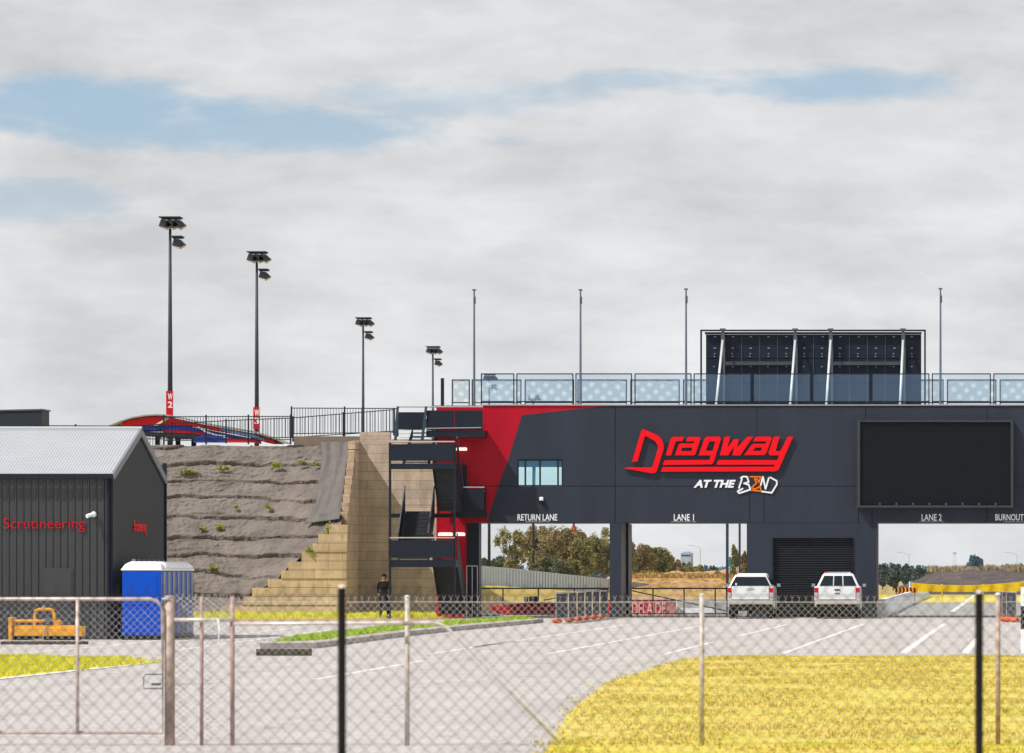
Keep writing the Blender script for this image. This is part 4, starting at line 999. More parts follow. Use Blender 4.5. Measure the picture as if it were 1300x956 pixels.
band('light_blue_stripe', [(280, 544), (300, 547.5), (322, 551.5), (336, 557)], [(280, 546.2), (300, 550.5), (322, 554.8), (336, 560)], CLB, YK - .22, YK - .16)
band('blue_skin', [(170, 542.5), (200, 540.8), (235, 540.6), (262, 545.5), (290, 551), (322, 557)], [(170, 546), (200, 546), (235, 546), (262, 550), (290, 556), (322, 562)], CB, YK - .05, YK + 2.8)
band('lower_red_skin', [(206, 546.2), (245, 546.2), (268, 551)], [(206, 548.5), (245, 550), (268, 556)], CR, YK - .02, YK + 2.6)
band('under_beam', [(160, 546.3), (200, 548.7), (245, 550.2), (262, 551)], [(160, 551), (200, 554), (245, 556), (262, 556)], CD, YK, YK + 2.6)
band('lower_blue_skin', [(246, 556.2), (262, 551.2), (276, 552), (286, 556)], [(246, 562), (262, 562), (276, 562), (286, 562)], CB, YK - .08, YK - .03)
band('lower_red_skin', [(286, 556.2), (300, 556.2), (322, 558)], [(286, 562), (300, 562), (330, 562)], CR, YK - .09, YK - .06)
band('white_stripe', [(252, 541), (264, 548), (275, 551.5), (287, 553)], [(252, 542.3), (262, 549.5), (275, 553), (287, 554.2)], CW, YK - .3, YK - .24)
for x in (200, 226, 246): 
    q = MB(); q.tube([(PX(x, YK + 2), YK + 2, 6.5), (PX(x, YK + 2), YK + 2, PZ(553, YK + 2))], .12, 8); q.build('column', CD, cn)

# ------------------------------------------------------------------ barriers, rails near the building
YG = 230.0
def rail_gate(lb, x0, x1, posts, brace):
    t = thing('rail_gate', lb, 'gate', (PX(x0, YG), YG, 0), 'black rail gates across the lanes')
    zt, zb = PZ(747, YG), PZ(779, YG)
    q = MB(); q.tube([(PX(x0, YG), YG, zt), (PX(x1, YG), YG, zt)], .035, 8); q.tube([(PX(x0, YG), YG, zb), (PX(x1, YG), YG, zb)], .028, 8); q.build('rail', BLK, t)
    for x in posts:
        q = MB(); q.tube([(PX(x, YG), YG, 0.01), (PX(x, YG), YG, zt)], .03, 8); q.build('post', BLK, t)
    q = MB(); (a, b), (c, d) = brace; q.tube([(PX(a, YG), YG + .06, PZ(b, YG)), (PX(c, YG), YG + .06, PZ(d, YG))], .025, 8); q.build('brace', BLK, t)
rail_gate('black pipe rail gate across the return lane opening', 594, 773, (638.5, 683.5, 729, 771), ((690, 762), (772, 747.5)))
rail_gate('black pipe rail gate across the lane 1 opening left of the pickups', 799, 924, (829, 868.5, 908, 923), ((800, 749.5), (924, 776)))

def jersey(name, lb, pts, h, mt, cat='barrier', w0=.28, w1=.09):
    """pts ground points; jersey profile sweep"""
    t = MB(); n = len(pts); P = [Vector((p[0], p[1])) for p in pts]; prof = [(-w0, 0), (-w0, .08), (-w1 - .04, .32), (-w1, h), (w1, h), (w1 + .04, .32), (w0, .08), (w0, 0)]
    vs = []
    for i, p in enumerate(P):
        d = (P[min(i + 1, n - 1)] - P[max(i - 1, 0)]).normalized(); nn = Vector((-d.y, d.x)); hh = h if not isinstance(h, list) else h[i]
        for (o_, z) in prof: vs.append((p.x + nn.x * o_, p.y + nn.y * o_, z if z != h else hh))
    fs = []; k = len(prof)
    for i in range(n - 1):
        for j in range(k - 1): fs.append((i * k + j, i * k + j + 1, (i + 1) * k + j + 1, (i + 1) * k + j))
    fs += [tuple(range(k)), tuple((n - 1) * k + j for j in range(k))]
    t.add(vs, fs); return tag(t.build(name, mt), lb, cat)
jersey('concrete_barrier', 'white concrete wall receding along the lane 2 opening beside the pier', [(PX(1116.5, 220.5), 220.5), (PX(1130, 250), 250), (PX(1150, 310), 310), (PX(1177, 430), 430)], .72, CONW)
jersey('concrete_barrier', 'pale concrete wall behind the black rail gate of lane 1', [(PX(858, 232), 232.2), (PX(900, 233), 233), (PX(950, 236), 236)], .70, CONW)
# red banner wrapped barrier with letters
jb = thing('banner_barrier', 'low barrier wrapped in a red banner with pale capital letters in lane 1', 'barrier', (PX(820, 231.5), 231.5, 0))
q = MB(); q.box(PX(770, 231.5), PX(846, 231.5), 231.5, 231.9, 0.02, PZ(761.5, 231.5)); q.build('banner', REDC, jb, bevel=.03)
q = MB(); q.box(PX(846.2, 231.5), PX(858, 231.5), 231.52, 231.9, 0.02, PZ(761.0, 231.5)); q.build('banner_end', mat('faded_red', (.55, .22, .24), .8, var=.5, vscale=4), jb, 'faded pink end of the banner')
text_mb('ADELAIDE', 794, 845, 764, 781, 231.48, .015, offset=.02).build('lettering', mat('pink_white', (.75, .48, .50), .6, var=.3, vscale=5), jb)
q = MB(); q.box(PX(770, 231.4), PX(858, 231.4), 231.45, 231.95, PZ(761.4, 231.4), PZ(759.6, 231.4)); q.build('top_edge', mat('pink_edge', (.75, .55, .52), .6), jb)
# dark red barrier in return lane
YR2 = 226.8
rbn = thing('covered_barrier', 'long low barrier under a dark red cover in the return lane', 'barrier', (PX(665, YR2), YR2, 0))
q = MB(); q.prism([(PX(640, YR2), .05), (PX(706, YR2), .05), (PX(706, YR2), PZ(764.5, YR2)), (PX(690, YR2), PZ(764, YR2)), (PX(664, YR2), PZ(765, YR2)), (PX(650, YR2), PZ(767, YR2)), (PX(622, YR2), PZ(769.5, YR2)), (PX(621, YR2), PZ(774, YR2))], YR2, YR2 + .6); q.build('cover', REDB, rbn, bevel=.04)
q = MB(); q.box(PX(706, YR2), PX(771, YR2), YR2 + .05, YR2 + .55, .02, PZ(781, YR2) + .25); q.build('base', REDB, rbn)
bxs = thing('equipment_box', 'pale grey equipment boxes resting on the dark red covered barrier', 'box', (PX(673, YR2), YR2, .6))
q = MB(); q.box(PX(665, YR2), PX(670, YR2), YR2 + .1, YR2 + .4, PZ(764.8, YR2), PZ(757.5, YR2)); q.build('case', mat('blue_grey_case', (.20, .24, .34), .6), bxs, bevel=.02)
q = MB(); q.box(PX(671.5, YR2), PX(682, YR2), YR2 + .1, YR2 + .5, PZ(764.4, YR2), PZ(757, YR2)); q.build('case', mat('dark_case', (.06, .07, .10), .6), bxs, bevel=.02)
q = MB()
for i in range(8):
    x = 607 + i * 3.6; q.sphere((PX(x, 225), 225 + random.uniform(-.3, .3), .06), random.uniform(.08, .16), 7, (1.3, 1, .7))
tag(q.build('rubble', mat('rubble_grey', (.13, .12, .11), .9, var=.5, vscale=5)), 'low line of dark rubble left of the red covered barrier', 'rubble')

def crowd_barrier(label, a, b, group, h=1.12):
    a = Vector((a[0], a[1], 0)); b = Vector((b[0], b[1], 0)); d = (b - a); L_ = d.length; d.normalize()
    t = thing('barrier_panel', label, 'barrier', tuple((a + b) / 2), group)
    q = MB(); up = Vector((0, 0, 1)); q.tube([a + up * .15, a + up * h, b + up * h, b + up * .15, a + up * .15], .022, 6); q.build('frame', GALV, t)
    nn = Vector((-d.y, d.x, 0)) * .008; a2 = a + d * .05; b2 = b - d * .05
    q = MB(); q.add([a2 + up * .2 - nn, b2 + up * .2 - nn, b2 + up * (h - .04) - nn, a2 + up * (h - .04) - nn, a2 + up * .2 + nn, b2 + up * .2 + nn, b2 + up * (h - .04) + nn, a2 + up * (h - .04) + nn], [(0, 1, 2, 3), (7, 6, 5, 4), (0, 4, 5, 1), (3, 2, 6, 7), (0, 3, 7, 4), (1, 5, 6, 2)]); q.build('shade_cloth', MESHD, t)
    for p in ((a + d * .3, b - d * .25) if L_ < 2 else (a + d * .45,)):
        q = MB(); q.sphere(p + up * .09, .15, 10, (1.3, 1.1, .6)); q.tube([p + up * .1, p + up * .3], .03, 6); q.build('foot', FEET, t, smooth=True)
nt_ = ['nearest dark barrier panel at the left end of the orange-footed line', 'second barrier panel in the orange-footed line left of the lane pier', 'third barrier panel, in the middle of the orange-footed line', 'fourth barrier panel in the orange-footed line left of the lane pier', 'fifth barrier panel, next to the last before the lane pier', 'last barrier panel of the line, touching the lane pier']
xs_ = [(706, 192), (722, 196.5), (733, 201), (743, 205.5), (752.5, 209.5), (762, 213.5), (772, 217)]
for i in range(6):
    (xa, ya), (xb, yb) = xs_[i], xs_[i + 1]
    crowd_barrier(nt_[i], (PX(xa, ya), ya), (PX(xb - 1.2, yb), yb - .15), 'dark barrier panels left of the lane pier')
for i, (p, q_, lb) in enumerate([((1268.5, 203), (1278, 201), 'left barrier panel of the small stack at the right edge'), ((1272.5, 200.4), (1284, 199), 'middle barrier panel of the small stack at the right edge'), ((1278, 198.6), (1290, 197), 'front barrier panel of the small stack at the right edge')]):
    crowd_barrier(lb, (PX(p[0], p[1]), p[1]), (PX(q_[0], q_[1]), q_[1]), 'dark barrier panels stacked at the right')
# banded post at right edge
Yq = GY(829.5); bp_ = thing('marker_post', 'thick white post with a black middle band at the right edge', 'post', (PX(1302, Yq), Yq, 0))
for nm, y0, y1, mt in (('white_band', 745, 769.5, WHT), ('black_band', 769.5, 799, BLK), ('white_band', 799, 829.5, WHT)):
    q = MB(); q.tube([(PX(1302.5, Yq), Yq, PZ(y1, Yq) + .002), (PX(1302.5, Yq), Yq, PZ(y0, Yq) - .002)], .12, 16); q.build(nm, mt, bp_)
# rubber grate at the island end
q = MB(); a = G(327, 832.5); b = G(400, 832); q.box(a[0], b[0], a[1] - .25, a[1] + .0, .005, .15)
for i in range(30):
    x = a[0] + (b[0] - a[0]) * (i + .3) / 30; q.box(x, x + .03, a[1] - .27, a[1] - .255, .03, .14)
tag(q.build('drain_grate', mat('speckled_dark', (.09, .085, .06), .9, var=.7, vscale=14)), 'dark speckled kerb drain at the near end of the grass island', 'drain')
# cable post etc. beyond lane 1
q = MB(); Yp = 262; q.tube([(PX(923.3, Yp), Yp, 0), (PX(923.3, Yp), Yp, 6)], .075, 8); t1 = q.build('post', POLE); tag(t1, 'dark steel post with a teal plate left of the near pickup', 'post')
q = MB(); q.box(PX(925.3, Yp), PX(928, Yp), Yp - .03, Yp + .03, PZ(720, Yp), PZ(707, Yp)); pl = q.build('sign_plate', TEAL); pl.parent = t1
q = MB(); Yp = 290; q.tube([(PX(939, Yp), Yp, 0), (PX(939, Yp), Yp, 7)], .065, 8); tag(q.build('post', POLE), 'dark steel post close behind the slate block right of lane 1', 'post')

# corrugated fence with embankment
def terr(X, Y):
    return 0
q = MB(); fpts = [(585, 371, 740, 716.5), (640, 385, 744, 720.5), (700, 399, 748, 727), (773, 416, 753, 735), (858, 437, 757, 745)]
for (x0, Y0, b0, t0), (x1, Y1, b1, t1_) in zip(fpts[:-1], fpts[1:]):
    A0 = Vector((PX(x0, Y0), Y0)); A1 = Vector((PX(x1, Y1), Y1)); L_ = (A1 - A0).length; n = int(L_ / .85)
    for i in range(n):
        for k, (ua, ub, oa, ob) in enumerate(((0, .5, 0, 0), (.5, .6, 0, .2), (.6, .9, .2, .2), (.9, 1, .2, 0))):
            u0 = (i + ua) / n; u1 = (i + ub) / n; p = A0.lerp(A1, u0); r = A0.lerp(A1, u1)
            za0 = PZ(b0, Y0) * (1 - u0) + PZ(b1, Y1) * u0 - .8; za1 = PZ(b0, Y0) * (1 - u1) + PZ(b1, Y1) * u1 - .8
            zt0 = PZ(t0, Y0) * (1 - u0) + PZ(t1_, Y1) * u0; zt1 = PZ(t0, Y0) * (1 - u1) + PZ(t1_, Y1) * u1
            q.add([(p.x, p.y + oa, za0), (r.x, r.y + ob, za1), (r.x, r.y + ob, zt1), (p.x, p.y + oa, zt0)], [(0, 1, 2, 3)])
tag(q.build('sheet_fence', CORR, fixn=False), 'long pale blue-grey corrugated sheet fence along the grassy bank', 'fence')

def bank(name, xs, Ybase, Ycrest, crest_y, mt, amp=.15, back=12):
    """heightfield bank: crest height from photo y per x"""
    vs = []; fs = []; nu = len(xs) * 14 - 13; nv = 46
    def cy(x):
        for (a, ya), (b, yb) in zip(crest_y[:-1], crest_y[1:]):
            if a <= x <= b: return ya + (yb - ya) * (x - a) / (b - a)
        return crest_y[0][1] if x < crest_y[0][0] else crest_y[-1][1]
    for i in range(nu):
        x = xs[0] + (xs[-1] - xs[0]) * i / (nu - 1)
        Yc = Ycrest(x); Yb_ = Ybase(x); zc = max(.02, PZ(cy(x), Yc))
        for j in range(nv):
            t = j / (nv - 1)
            if t < .7: u = t / .7; Y = Yb_ + (Yc - Yb_) * u; z = zc * (u * u * (3 - 2 * u))
            else: u = (t - .7) / .3; Y = Yc + back * u; z = zc * (1 - u ** 2 * .9)
            X = PX(x, Yc) if False else PX(x, Y)
            nz = amp * noise.noise(Vector((X * .5, Y * .25, 2))) + amp * .6 * noise.noise(Vector((X * 1.7, Y * .8, 7)))
            vs.append((X, Y, max(-.02, z - .02 + nz * min(1, z * 1.5))))
    for i in range(nu - 1):
        for j in range(nv - 1):
            a = i * nv + j; fs.append((a, a + 1, a + nv + 1, a + nv))
    q = MB(); q.add(vs, fs); return setting(q.build(name, mt, smooth=True))
fenceY = lambda x: 371 + (x - 585) * (437 - 371) / 273
bank('grassy_bank', list(range(560, 861, 25)), lambda x: fenceY(x) - 48, lambda x: fenceY(x) - 1, [(560, 738), (640, 744), (700, 748), (773, 753), (860, 757)], BERMY, .1, back=10)
bank('grassy_bank', list(range(770, 1010, 20)), lambda x: 395, lambda x: 455, [(770, 733), (800, 730), (830, 728), (880, 727.5), (905, 725), (930, 722.5), (955, 724), (1010, 735)], BERM, .3, back=20)
bank('dirt_bank', list(range(840, 1000, 16)), lambda x: 262, lambda x: 325, [(840, 764), (858, 760), (880, 756), (920, 749), (960, 746), (1000, 748)], BERM, .2, back=20)
mnd = bank('earth_mound', list(range(1140, 1420, 20)), lambda x: 470, lambda x: 500, [(1140, 746), (1160, 738), (1178, 729), (1190, 724.5), (1215, 722.5), (1250, 722.5), (1290, 725), (1340, 727), (1400, 738)], MOUND, .2, back=14)
tufts('grass_tufts', [(PX(1180, 499), 497), (PX(1400, 499), 497), (PX(1400, 503), 503), (PX(1180, 503), 503)], 3500, MOUNDT, .45, z=2.0, size=.3, clump=False)
mt_ = bpy.data.objects[-1] if False else None
tufts('grass_tufts', [(PX(800, 425), 415), (PX(950, 425), 415), (PX(950, 455), 452), (PX(790, 455), 452)], 2200, BERM, .3, z=1.5, size=.35)

# yellow mesh fence
Yy = 335.0
yf = thing('safety_mesh_fence', 'sagging bright yellow safety mesh strung across the far track in lane 2', 'fence', (PX(1220, Yy), Yy, 0))
vs = []; fs = []; n = 60; top = [(1145, 738), (1165, 740.5), (1190, 742.3), (1225, 743), (1255, 742), (1280, 740), (1310, 737.5), (1340, 736)]
def ty(x):
    for (a, ya), (b, yb) in zip(top[:-1], top[1:]):
        if a <= x <= b: return ya + (yb - ya) * (x - a) / (b - a)
q = MB()
for r_ in range(9):
    for i in range(n):
        x0 = 1157 + 183 * i / n; x1 = 1157 + 183 * (i + 1) / n
        f = r_ / 9; y0 = ty(x0) + (751 - ty(x0)) * f; y1 = ty(x1) + (751 - ty(x1)) * f; hh = .055
        q.prism([(PX(x0, Yy), PZ(y0, Yy)), (PX(x1, Yy), PZ(y1, Yy)), (PX(x1, Yy), PZ(y1, Yy) - hh), (PX(x0, Yy), PZ(y0, Yy) - hh)], Yy + .01 * math.sin(i), Yy + .02 + .01 * math.sin(i))
for i in range(150):
    x0 = 1157 + 183 * i / 150; q.box(PX(x0, Yy), PX(x0, Yy) + .03, Yy - .012, Yy - .002, PZ(751, Yy), PZ(ty(x0), Yy))
q.build('mesh_netting', YMESH, yf)
for x in (1155, 1196, 1248, 1300):
    q = MB(); q.tube([(PX(x, Yy), Yy + .06, 0), (PX(x, Yy), Yy + .06, PZ(ty(x) - .8, Yy))], .05, 8); q.build('post', WHT if x == 1155 else YMESH, yf)
m = MB(); m.flat([(PX(1100, 350), 338), (PX(1450, 350), 338), (PX(1500, 480), 480), (PX(1000, 480), 480)], .012); setting(m.build('grass', GRYR, fixn=False))
# chevron boards
q = MB(); Yc_ = 328; ch = thing('chevron_barrier', 'black and orange striped barrier board standing at the track edge', 'barrier', (PX(1150, Yc_), Yc_, 0))
z0, z1 = PZ(752.5, Yc_), PZ(746, Yc_); nb = 6; w = (PX(1164, Yc_) - PX(1136.5, Yc_)) / nb
q = MB(); q.box(PX(1136.5, Yc_), PX(1164, Yc_), Yc_, Yc_ + .1, z0, z1); q.build('board', BLK, ch)
q = MB()
for i in range(nb):
    x = PX(1136.5, Yc_) + w * (i + .45); q.prism([(x, z0), (x + w * .45, z0), (x + w * .75, (z0 + z1) / 2), (x + w * .45, z1), (x, z1), (x + w * .3, (z0 + z1) / 2)], Yc_ - .01, Yc_ - .001)
q.build('stripes', mat('stripe_orange', (.80, .28, .02), .6), ch)
q = MB(); q.box(PX(1138, Yc_), PX(1139, Yc_), Yc_ + .11, Yc_ + .16, 0, z1); q.box(PX(1161, Yc_), PX(1162, Yc_), Yc_ + .11, Yc_ + .16, 0, z1); q.build('post', STEEL, ch)

# ------------------------------------------------------------------ trees
def leaf_mat(name, a, b, c):
    return multi_mat(name, [a, b, c], [.35, 1.2], .8, lo=.4, hi=.62)
LF1 = leaf_mat('eucalypt_leaves', (.24, .195, .085), (.34, .29, .085), (.21, .15, .085))
LF2 = leaf_mat('olive_leaves', (.23, .22, .08), (.38, .34, .08), (.15, .145, .07))
LF3 = leaf_mat('dark_leaves', (.11, .125, .065), (.15, .165, .07), (.075, .09, .05))
LF4 = leaf_mat('yellow_bush_leaves', (.26, .24, .03), (.34, .30, .04), (.16, .18, .03))
LF5 = leaf_mat('hazed_leaves', (.04, .12, .21), (.06, .15, .24), (.03, .085, .16))  # distance haze put into the leaf colour of the far trees
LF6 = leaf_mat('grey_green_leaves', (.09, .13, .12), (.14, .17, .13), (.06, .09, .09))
def tree(label, px, ytop, wpx, Y, lm, zb=0.0, shape=1.0, n=4200, leaf=.24, trunkh=.25, nclump=34, open_=False, bark=None, group='trees beyond the track', name='tree', cat='tree', seed=None):
    rnd = random.Random(seed if seed is not None else int(px * 7 + Y))
    X = PX(px, Y); zt = PZ(ytop, Y); H = zt - zb; Rr = wpx / F * Y / 2
    t = thing(name, label, cat, (X, Y, zb), group)
    cz = zb + H * (trunkh + (1 - trunkh) * .5); hz = H * (1 - trunkh) * .5
    cl = []
    for k in range(nclump):
        for _ in range(30):
            u = Vector((rnd.uniform(-1, 1), rnd.uniform(-1, 1), rnd.uniform(-1, 1)))
            if .25 < u.length < 1: break
        s = rnd.uniform(.16, .34) * (1 if not open_ else .55)
        ctr = Vector((X + u.x * Rr * (1 - s * .7), Y + u.y * Rr * .8, cz + u.z * hz * (1 - s)))
        cl.append((ctr, s * Rr * .95, s * hz * 1.0))
    vs = []; fs = []
    if leaf < .3: n = int(n * 2.2); leaf *= .66
    for i in range(n):
        c, r, rz = cl[rnd.randrange(nclump)]
        for _ in range(10):
            d = Vector((rnd.gauss(0, 1), rnd.gauss(0, 1), rnd.gauss(0, 1)))
            if d.length > .01: break
        d.normalize(); q_ = rnd.uniform(.45, 1.08) if not open_ else abs(rnd.gauss(.75, .55))
        p = c + Vector((d.x * r * q_, d.y * r * q_, d.z * rz * q_))
        a = Vector((rnd.gauss(0, 1), rnd.gauss(0, 1), rnd.gauss(0, 1) * .8)).normalized(); b = a.orthogonal().normalized()
        b = (b * math.cos(i) + a.cross(b) * math.sin(i)); l = leaf * rnd.uniform(.5, 1.3)
        k = len(vs); vs += [tuple(p - a * l * .7), tuple(p + b * l * .42), tuple(p + a * l * .7), tuple(p - b * l * .42)]; fs.append((k, k + 1, k + 2, k + 3))
    q = MB(); q.add(vs, fs); q.build('crown', lm, t, fixn=False)
    q = MB(); tw = max(.1, H * .028)
    top = Vector((X + Rr * rnd.uniform(-.15, .15), Y, zb + H * (trunkh + .3)))
    q.tube([(X, Y, zb - .1), (X + rnd.uniform(-.2, .2) * tw * 3, Y, zb + H * trunkh), tuple(top)], [tw, tw * .75, tw * .4], 8)
    fork = Vector((X, Y, zb + H * trunkh))
    for k in range(min(nclump, 9 if not open_ else 14)):
        c = cl[k][0]; mid = fork.lerp(c, .5) + Vector((0, 0, -H * .03)); q.tube([tuple(fork.lerp(top, rnd.random() * .7)), tuple(mid), tuple(c)], [tw * .4, tw * .28, tw * .1], 6)
    q.build('trunk', bark or BARK, t)
    return t
# through the return lane
tree('open crowned gum tree with pale bare limbs at the left of the return lane', 652, 665, 52, 470, LF2, 0, n=3600, nclump=30, open_=True, trunkh=.3, bark=BARKW)
tree('big brown-green gum just right of the open crowned tree in the return lane', 688, 658, 66, 505, LF1, .5, n=7000, nclump=44, trunkh=.12)
tree('broad gum in the middle of the return lane treeline behind the red banded mast', 722, 664, 62, 515, LF1, .3, n=7000, nclump=44, trunkh=.12)
tree('yellow-topped gum between the red banded mast and the lane pier', 738, 676, 44, 495, LF2, .2, n=5000, trunkh=.1)
tree('tall gum rising directly left of the lane pier', 766, 668, 54, 525, LF2, 0, n=7000, nclump=44, trunkh=.12)
tree('gum hidden largely by the lane pier', 790, 676, 46, 530, LF1, 0, n=5000, trunkh=.1)
tree('low dark tree at the foot of the open crowned gum', 640, 703, 44, 520, LF3, .5, n=3500, trunkh=.05)
tree('low dark tree at the far left of the return lane opening', 612, 706, 30, 520, LF3, 1, n=2500, trunkh=.05)
tree('low understorey tree below the broad gum', 700, 700, 60, 480, LF3, 0, n=3500, trunkh=.05)
# through lane 1
tree('rounded gum immediately right of the lane pier in lane 1', 812, 687, 42, 560, LF1, 0, n=6000, nclump=40, trunkh=.1)
tree('second gum in lane 1 beside the rounded one', 836, 688, 40, 565, LF2, 0, n=6000, nclump=36, trunkh=.1)
tree('third gum in lane 1 where the treeline starts to drop', 856, 700, 32, 575, LF1, 0, n=5000, trunkh=.1)
tree('fourth smaller gum in lane 1 below the far blue-grey building', 882, 714, 30, 590, LF2, 0, n=4000, trunkh=.08)
tree('fifth low gum in lane 1 ending the dropping treeline', 897, 718, 34, 600, LF3, 0, n=3500, trunkh=.05)
tree('leafy gum filling the gap between third and fourth lane 1 gums', 870, 711, 26, 610, LF2, 0, n=4000, trunkh=.06)
tree('low gum behind the gap after the rounded gum', 824, 692, 34, 620, LF2, 0, n=4000, trunkh=.06)
tree('small dark spiky tree on the bank between treeline and post', 906, 714, 12, 640, LF3, .5, n=1200, trunkh=.1)
tree('bright yellow-green bush on the bank beneath the lane 1 gums', 822, 722, 28, 450, LF4, 1.0, n=2200, trunkh=.02, nclump=16, name='bush', cat='bush', group='bushes on the bank')
tree('small yellow-green bush left of the bright one', 806, 725, 18, 447, LF4, 1.0, n=1400, trunkh=.02, nclump=10, name='bush', cat='bush', group='bushes on the bank')
tree('ochre bush on the bank left of the teal plated post', 912, 722, 26, 440, LF4, 1.0, n=1600, trunkh=.02, nclump=12, name='bush', cat='bush', group='bushes on the bank')
tree('green tree glimpsed behind the teal plated post', 933, 690, 14, 420, LF2, 0, n=1800, trunkh=.25, nclump=14)
tree('brownish tree glimpsed beside the slate block right of lane 1', 946, 697, 14, 430, LF1, 0, n=1800, trunkh=.2, nclump=14)
# through lane 2
for x, yt, w, Y, lb in [(1120, 712, 22, 640, 'grey-green tree touching the pinkish pier side in lane 2'), (1137, 712, 14, 900, 'hazy tree second from the pier in lane 2'), (1134, 722, 20, 600, 'low dark shrub tree below the hazy second tree in lane 2'),
        (1150, 715, 16, 800, 'dark rounded tree left of the earth mound'), (1166, 716, 18, 850, 'tree behind the left foot of the earth mound'), (1182, 717, 16, 1000, 'hazy tree just above the left shoulder of the mound')]:
    tree(lb, x, yt, w, Y, LF6, 0, n=2600, trunkh=.08, leaf=.35 if Y < 700 else .45, group='trees beyond the mound')
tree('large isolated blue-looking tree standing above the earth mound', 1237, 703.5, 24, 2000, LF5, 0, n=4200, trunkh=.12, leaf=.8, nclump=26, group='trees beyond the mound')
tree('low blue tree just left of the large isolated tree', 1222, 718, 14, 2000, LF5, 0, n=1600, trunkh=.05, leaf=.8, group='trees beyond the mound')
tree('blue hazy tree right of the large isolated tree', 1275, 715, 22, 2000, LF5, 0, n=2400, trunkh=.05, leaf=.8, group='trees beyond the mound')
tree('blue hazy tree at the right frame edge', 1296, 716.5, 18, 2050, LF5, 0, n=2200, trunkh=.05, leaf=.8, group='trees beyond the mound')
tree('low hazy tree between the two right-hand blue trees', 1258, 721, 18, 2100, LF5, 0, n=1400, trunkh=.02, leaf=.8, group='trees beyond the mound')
# distant treeline masses (reads as one)
q = MB(); rnd = random.Random(5); vs = []; fs = []
for i in range(9000):
    px = rnd.uniform(560, 1420); Y = 1500 + rnd.uniform(-60, 60); X = PX(px, Y)
    hmax = 2.2 + 2.5 * (noise.noise(Vector((px * .05, 0, 0))) + .5) + 1.2 * noise.noise(Vector((px * .2, 3, 0)))
    z = rnd.uniform(0, 1) ** .8 * max(.8, hmax); p = Vector((X, Y, z)); a = Vector((rnd.gauss(0, 1), rnd.gauss(0, 1), rnd.gauss(0, 1))).normalized() * 1.0; b = a.orthogonal().normalized() * .7; k = len(vs)
    vs += [tuple(p - a), tuple(p + b), tuple(p + a), tuple(p - b)]; fs.append((k, k + 1, k + 2, k + 3))
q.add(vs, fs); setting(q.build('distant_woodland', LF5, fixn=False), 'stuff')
# distant building, lamps and tower
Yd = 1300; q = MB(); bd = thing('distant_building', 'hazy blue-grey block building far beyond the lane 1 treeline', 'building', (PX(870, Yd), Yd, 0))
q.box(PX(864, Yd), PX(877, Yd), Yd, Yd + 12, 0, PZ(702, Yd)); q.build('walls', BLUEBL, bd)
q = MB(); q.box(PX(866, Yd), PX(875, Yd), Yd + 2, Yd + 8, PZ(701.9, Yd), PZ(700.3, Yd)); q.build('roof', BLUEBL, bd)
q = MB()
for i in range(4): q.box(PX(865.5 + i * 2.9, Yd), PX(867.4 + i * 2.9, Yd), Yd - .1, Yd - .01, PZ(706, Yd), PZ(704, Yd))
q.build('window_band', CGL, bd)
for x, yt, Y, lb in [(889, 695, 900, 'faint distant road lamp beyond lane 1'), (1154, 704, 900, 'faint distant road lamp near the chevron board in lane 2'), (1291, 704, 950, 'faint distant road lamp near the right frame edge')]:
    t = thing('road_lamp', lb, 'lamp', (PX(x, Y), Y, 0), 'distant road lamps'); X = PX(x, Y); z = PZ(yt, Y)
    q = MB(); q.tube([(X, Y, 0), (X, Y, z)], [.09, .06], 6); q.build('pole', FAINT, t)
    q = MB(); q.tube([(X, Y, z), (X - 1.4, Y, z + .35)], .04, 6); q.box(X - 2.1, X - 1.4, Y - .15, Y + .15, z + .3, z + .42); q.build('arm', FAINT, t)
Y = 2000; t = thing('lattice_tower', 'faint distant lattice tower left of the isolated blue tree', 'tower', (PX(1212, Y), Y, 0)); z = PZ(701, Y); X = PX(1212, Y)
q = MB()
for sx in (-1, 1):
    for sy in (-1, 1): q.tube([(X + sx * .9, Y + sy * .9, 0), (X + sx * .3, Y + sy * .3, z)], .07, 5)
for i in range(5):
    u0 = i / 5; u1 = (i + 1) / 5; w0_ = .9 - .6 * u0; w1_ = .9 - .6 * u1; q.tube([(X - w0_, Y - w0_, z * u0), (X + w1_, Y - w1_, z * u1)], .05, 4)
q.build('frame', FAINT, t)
q = MB(); q.box(X - .7, X + .7, Y - .7, Y + .7, z - .8, z); q.build('platform', FAINT, t)

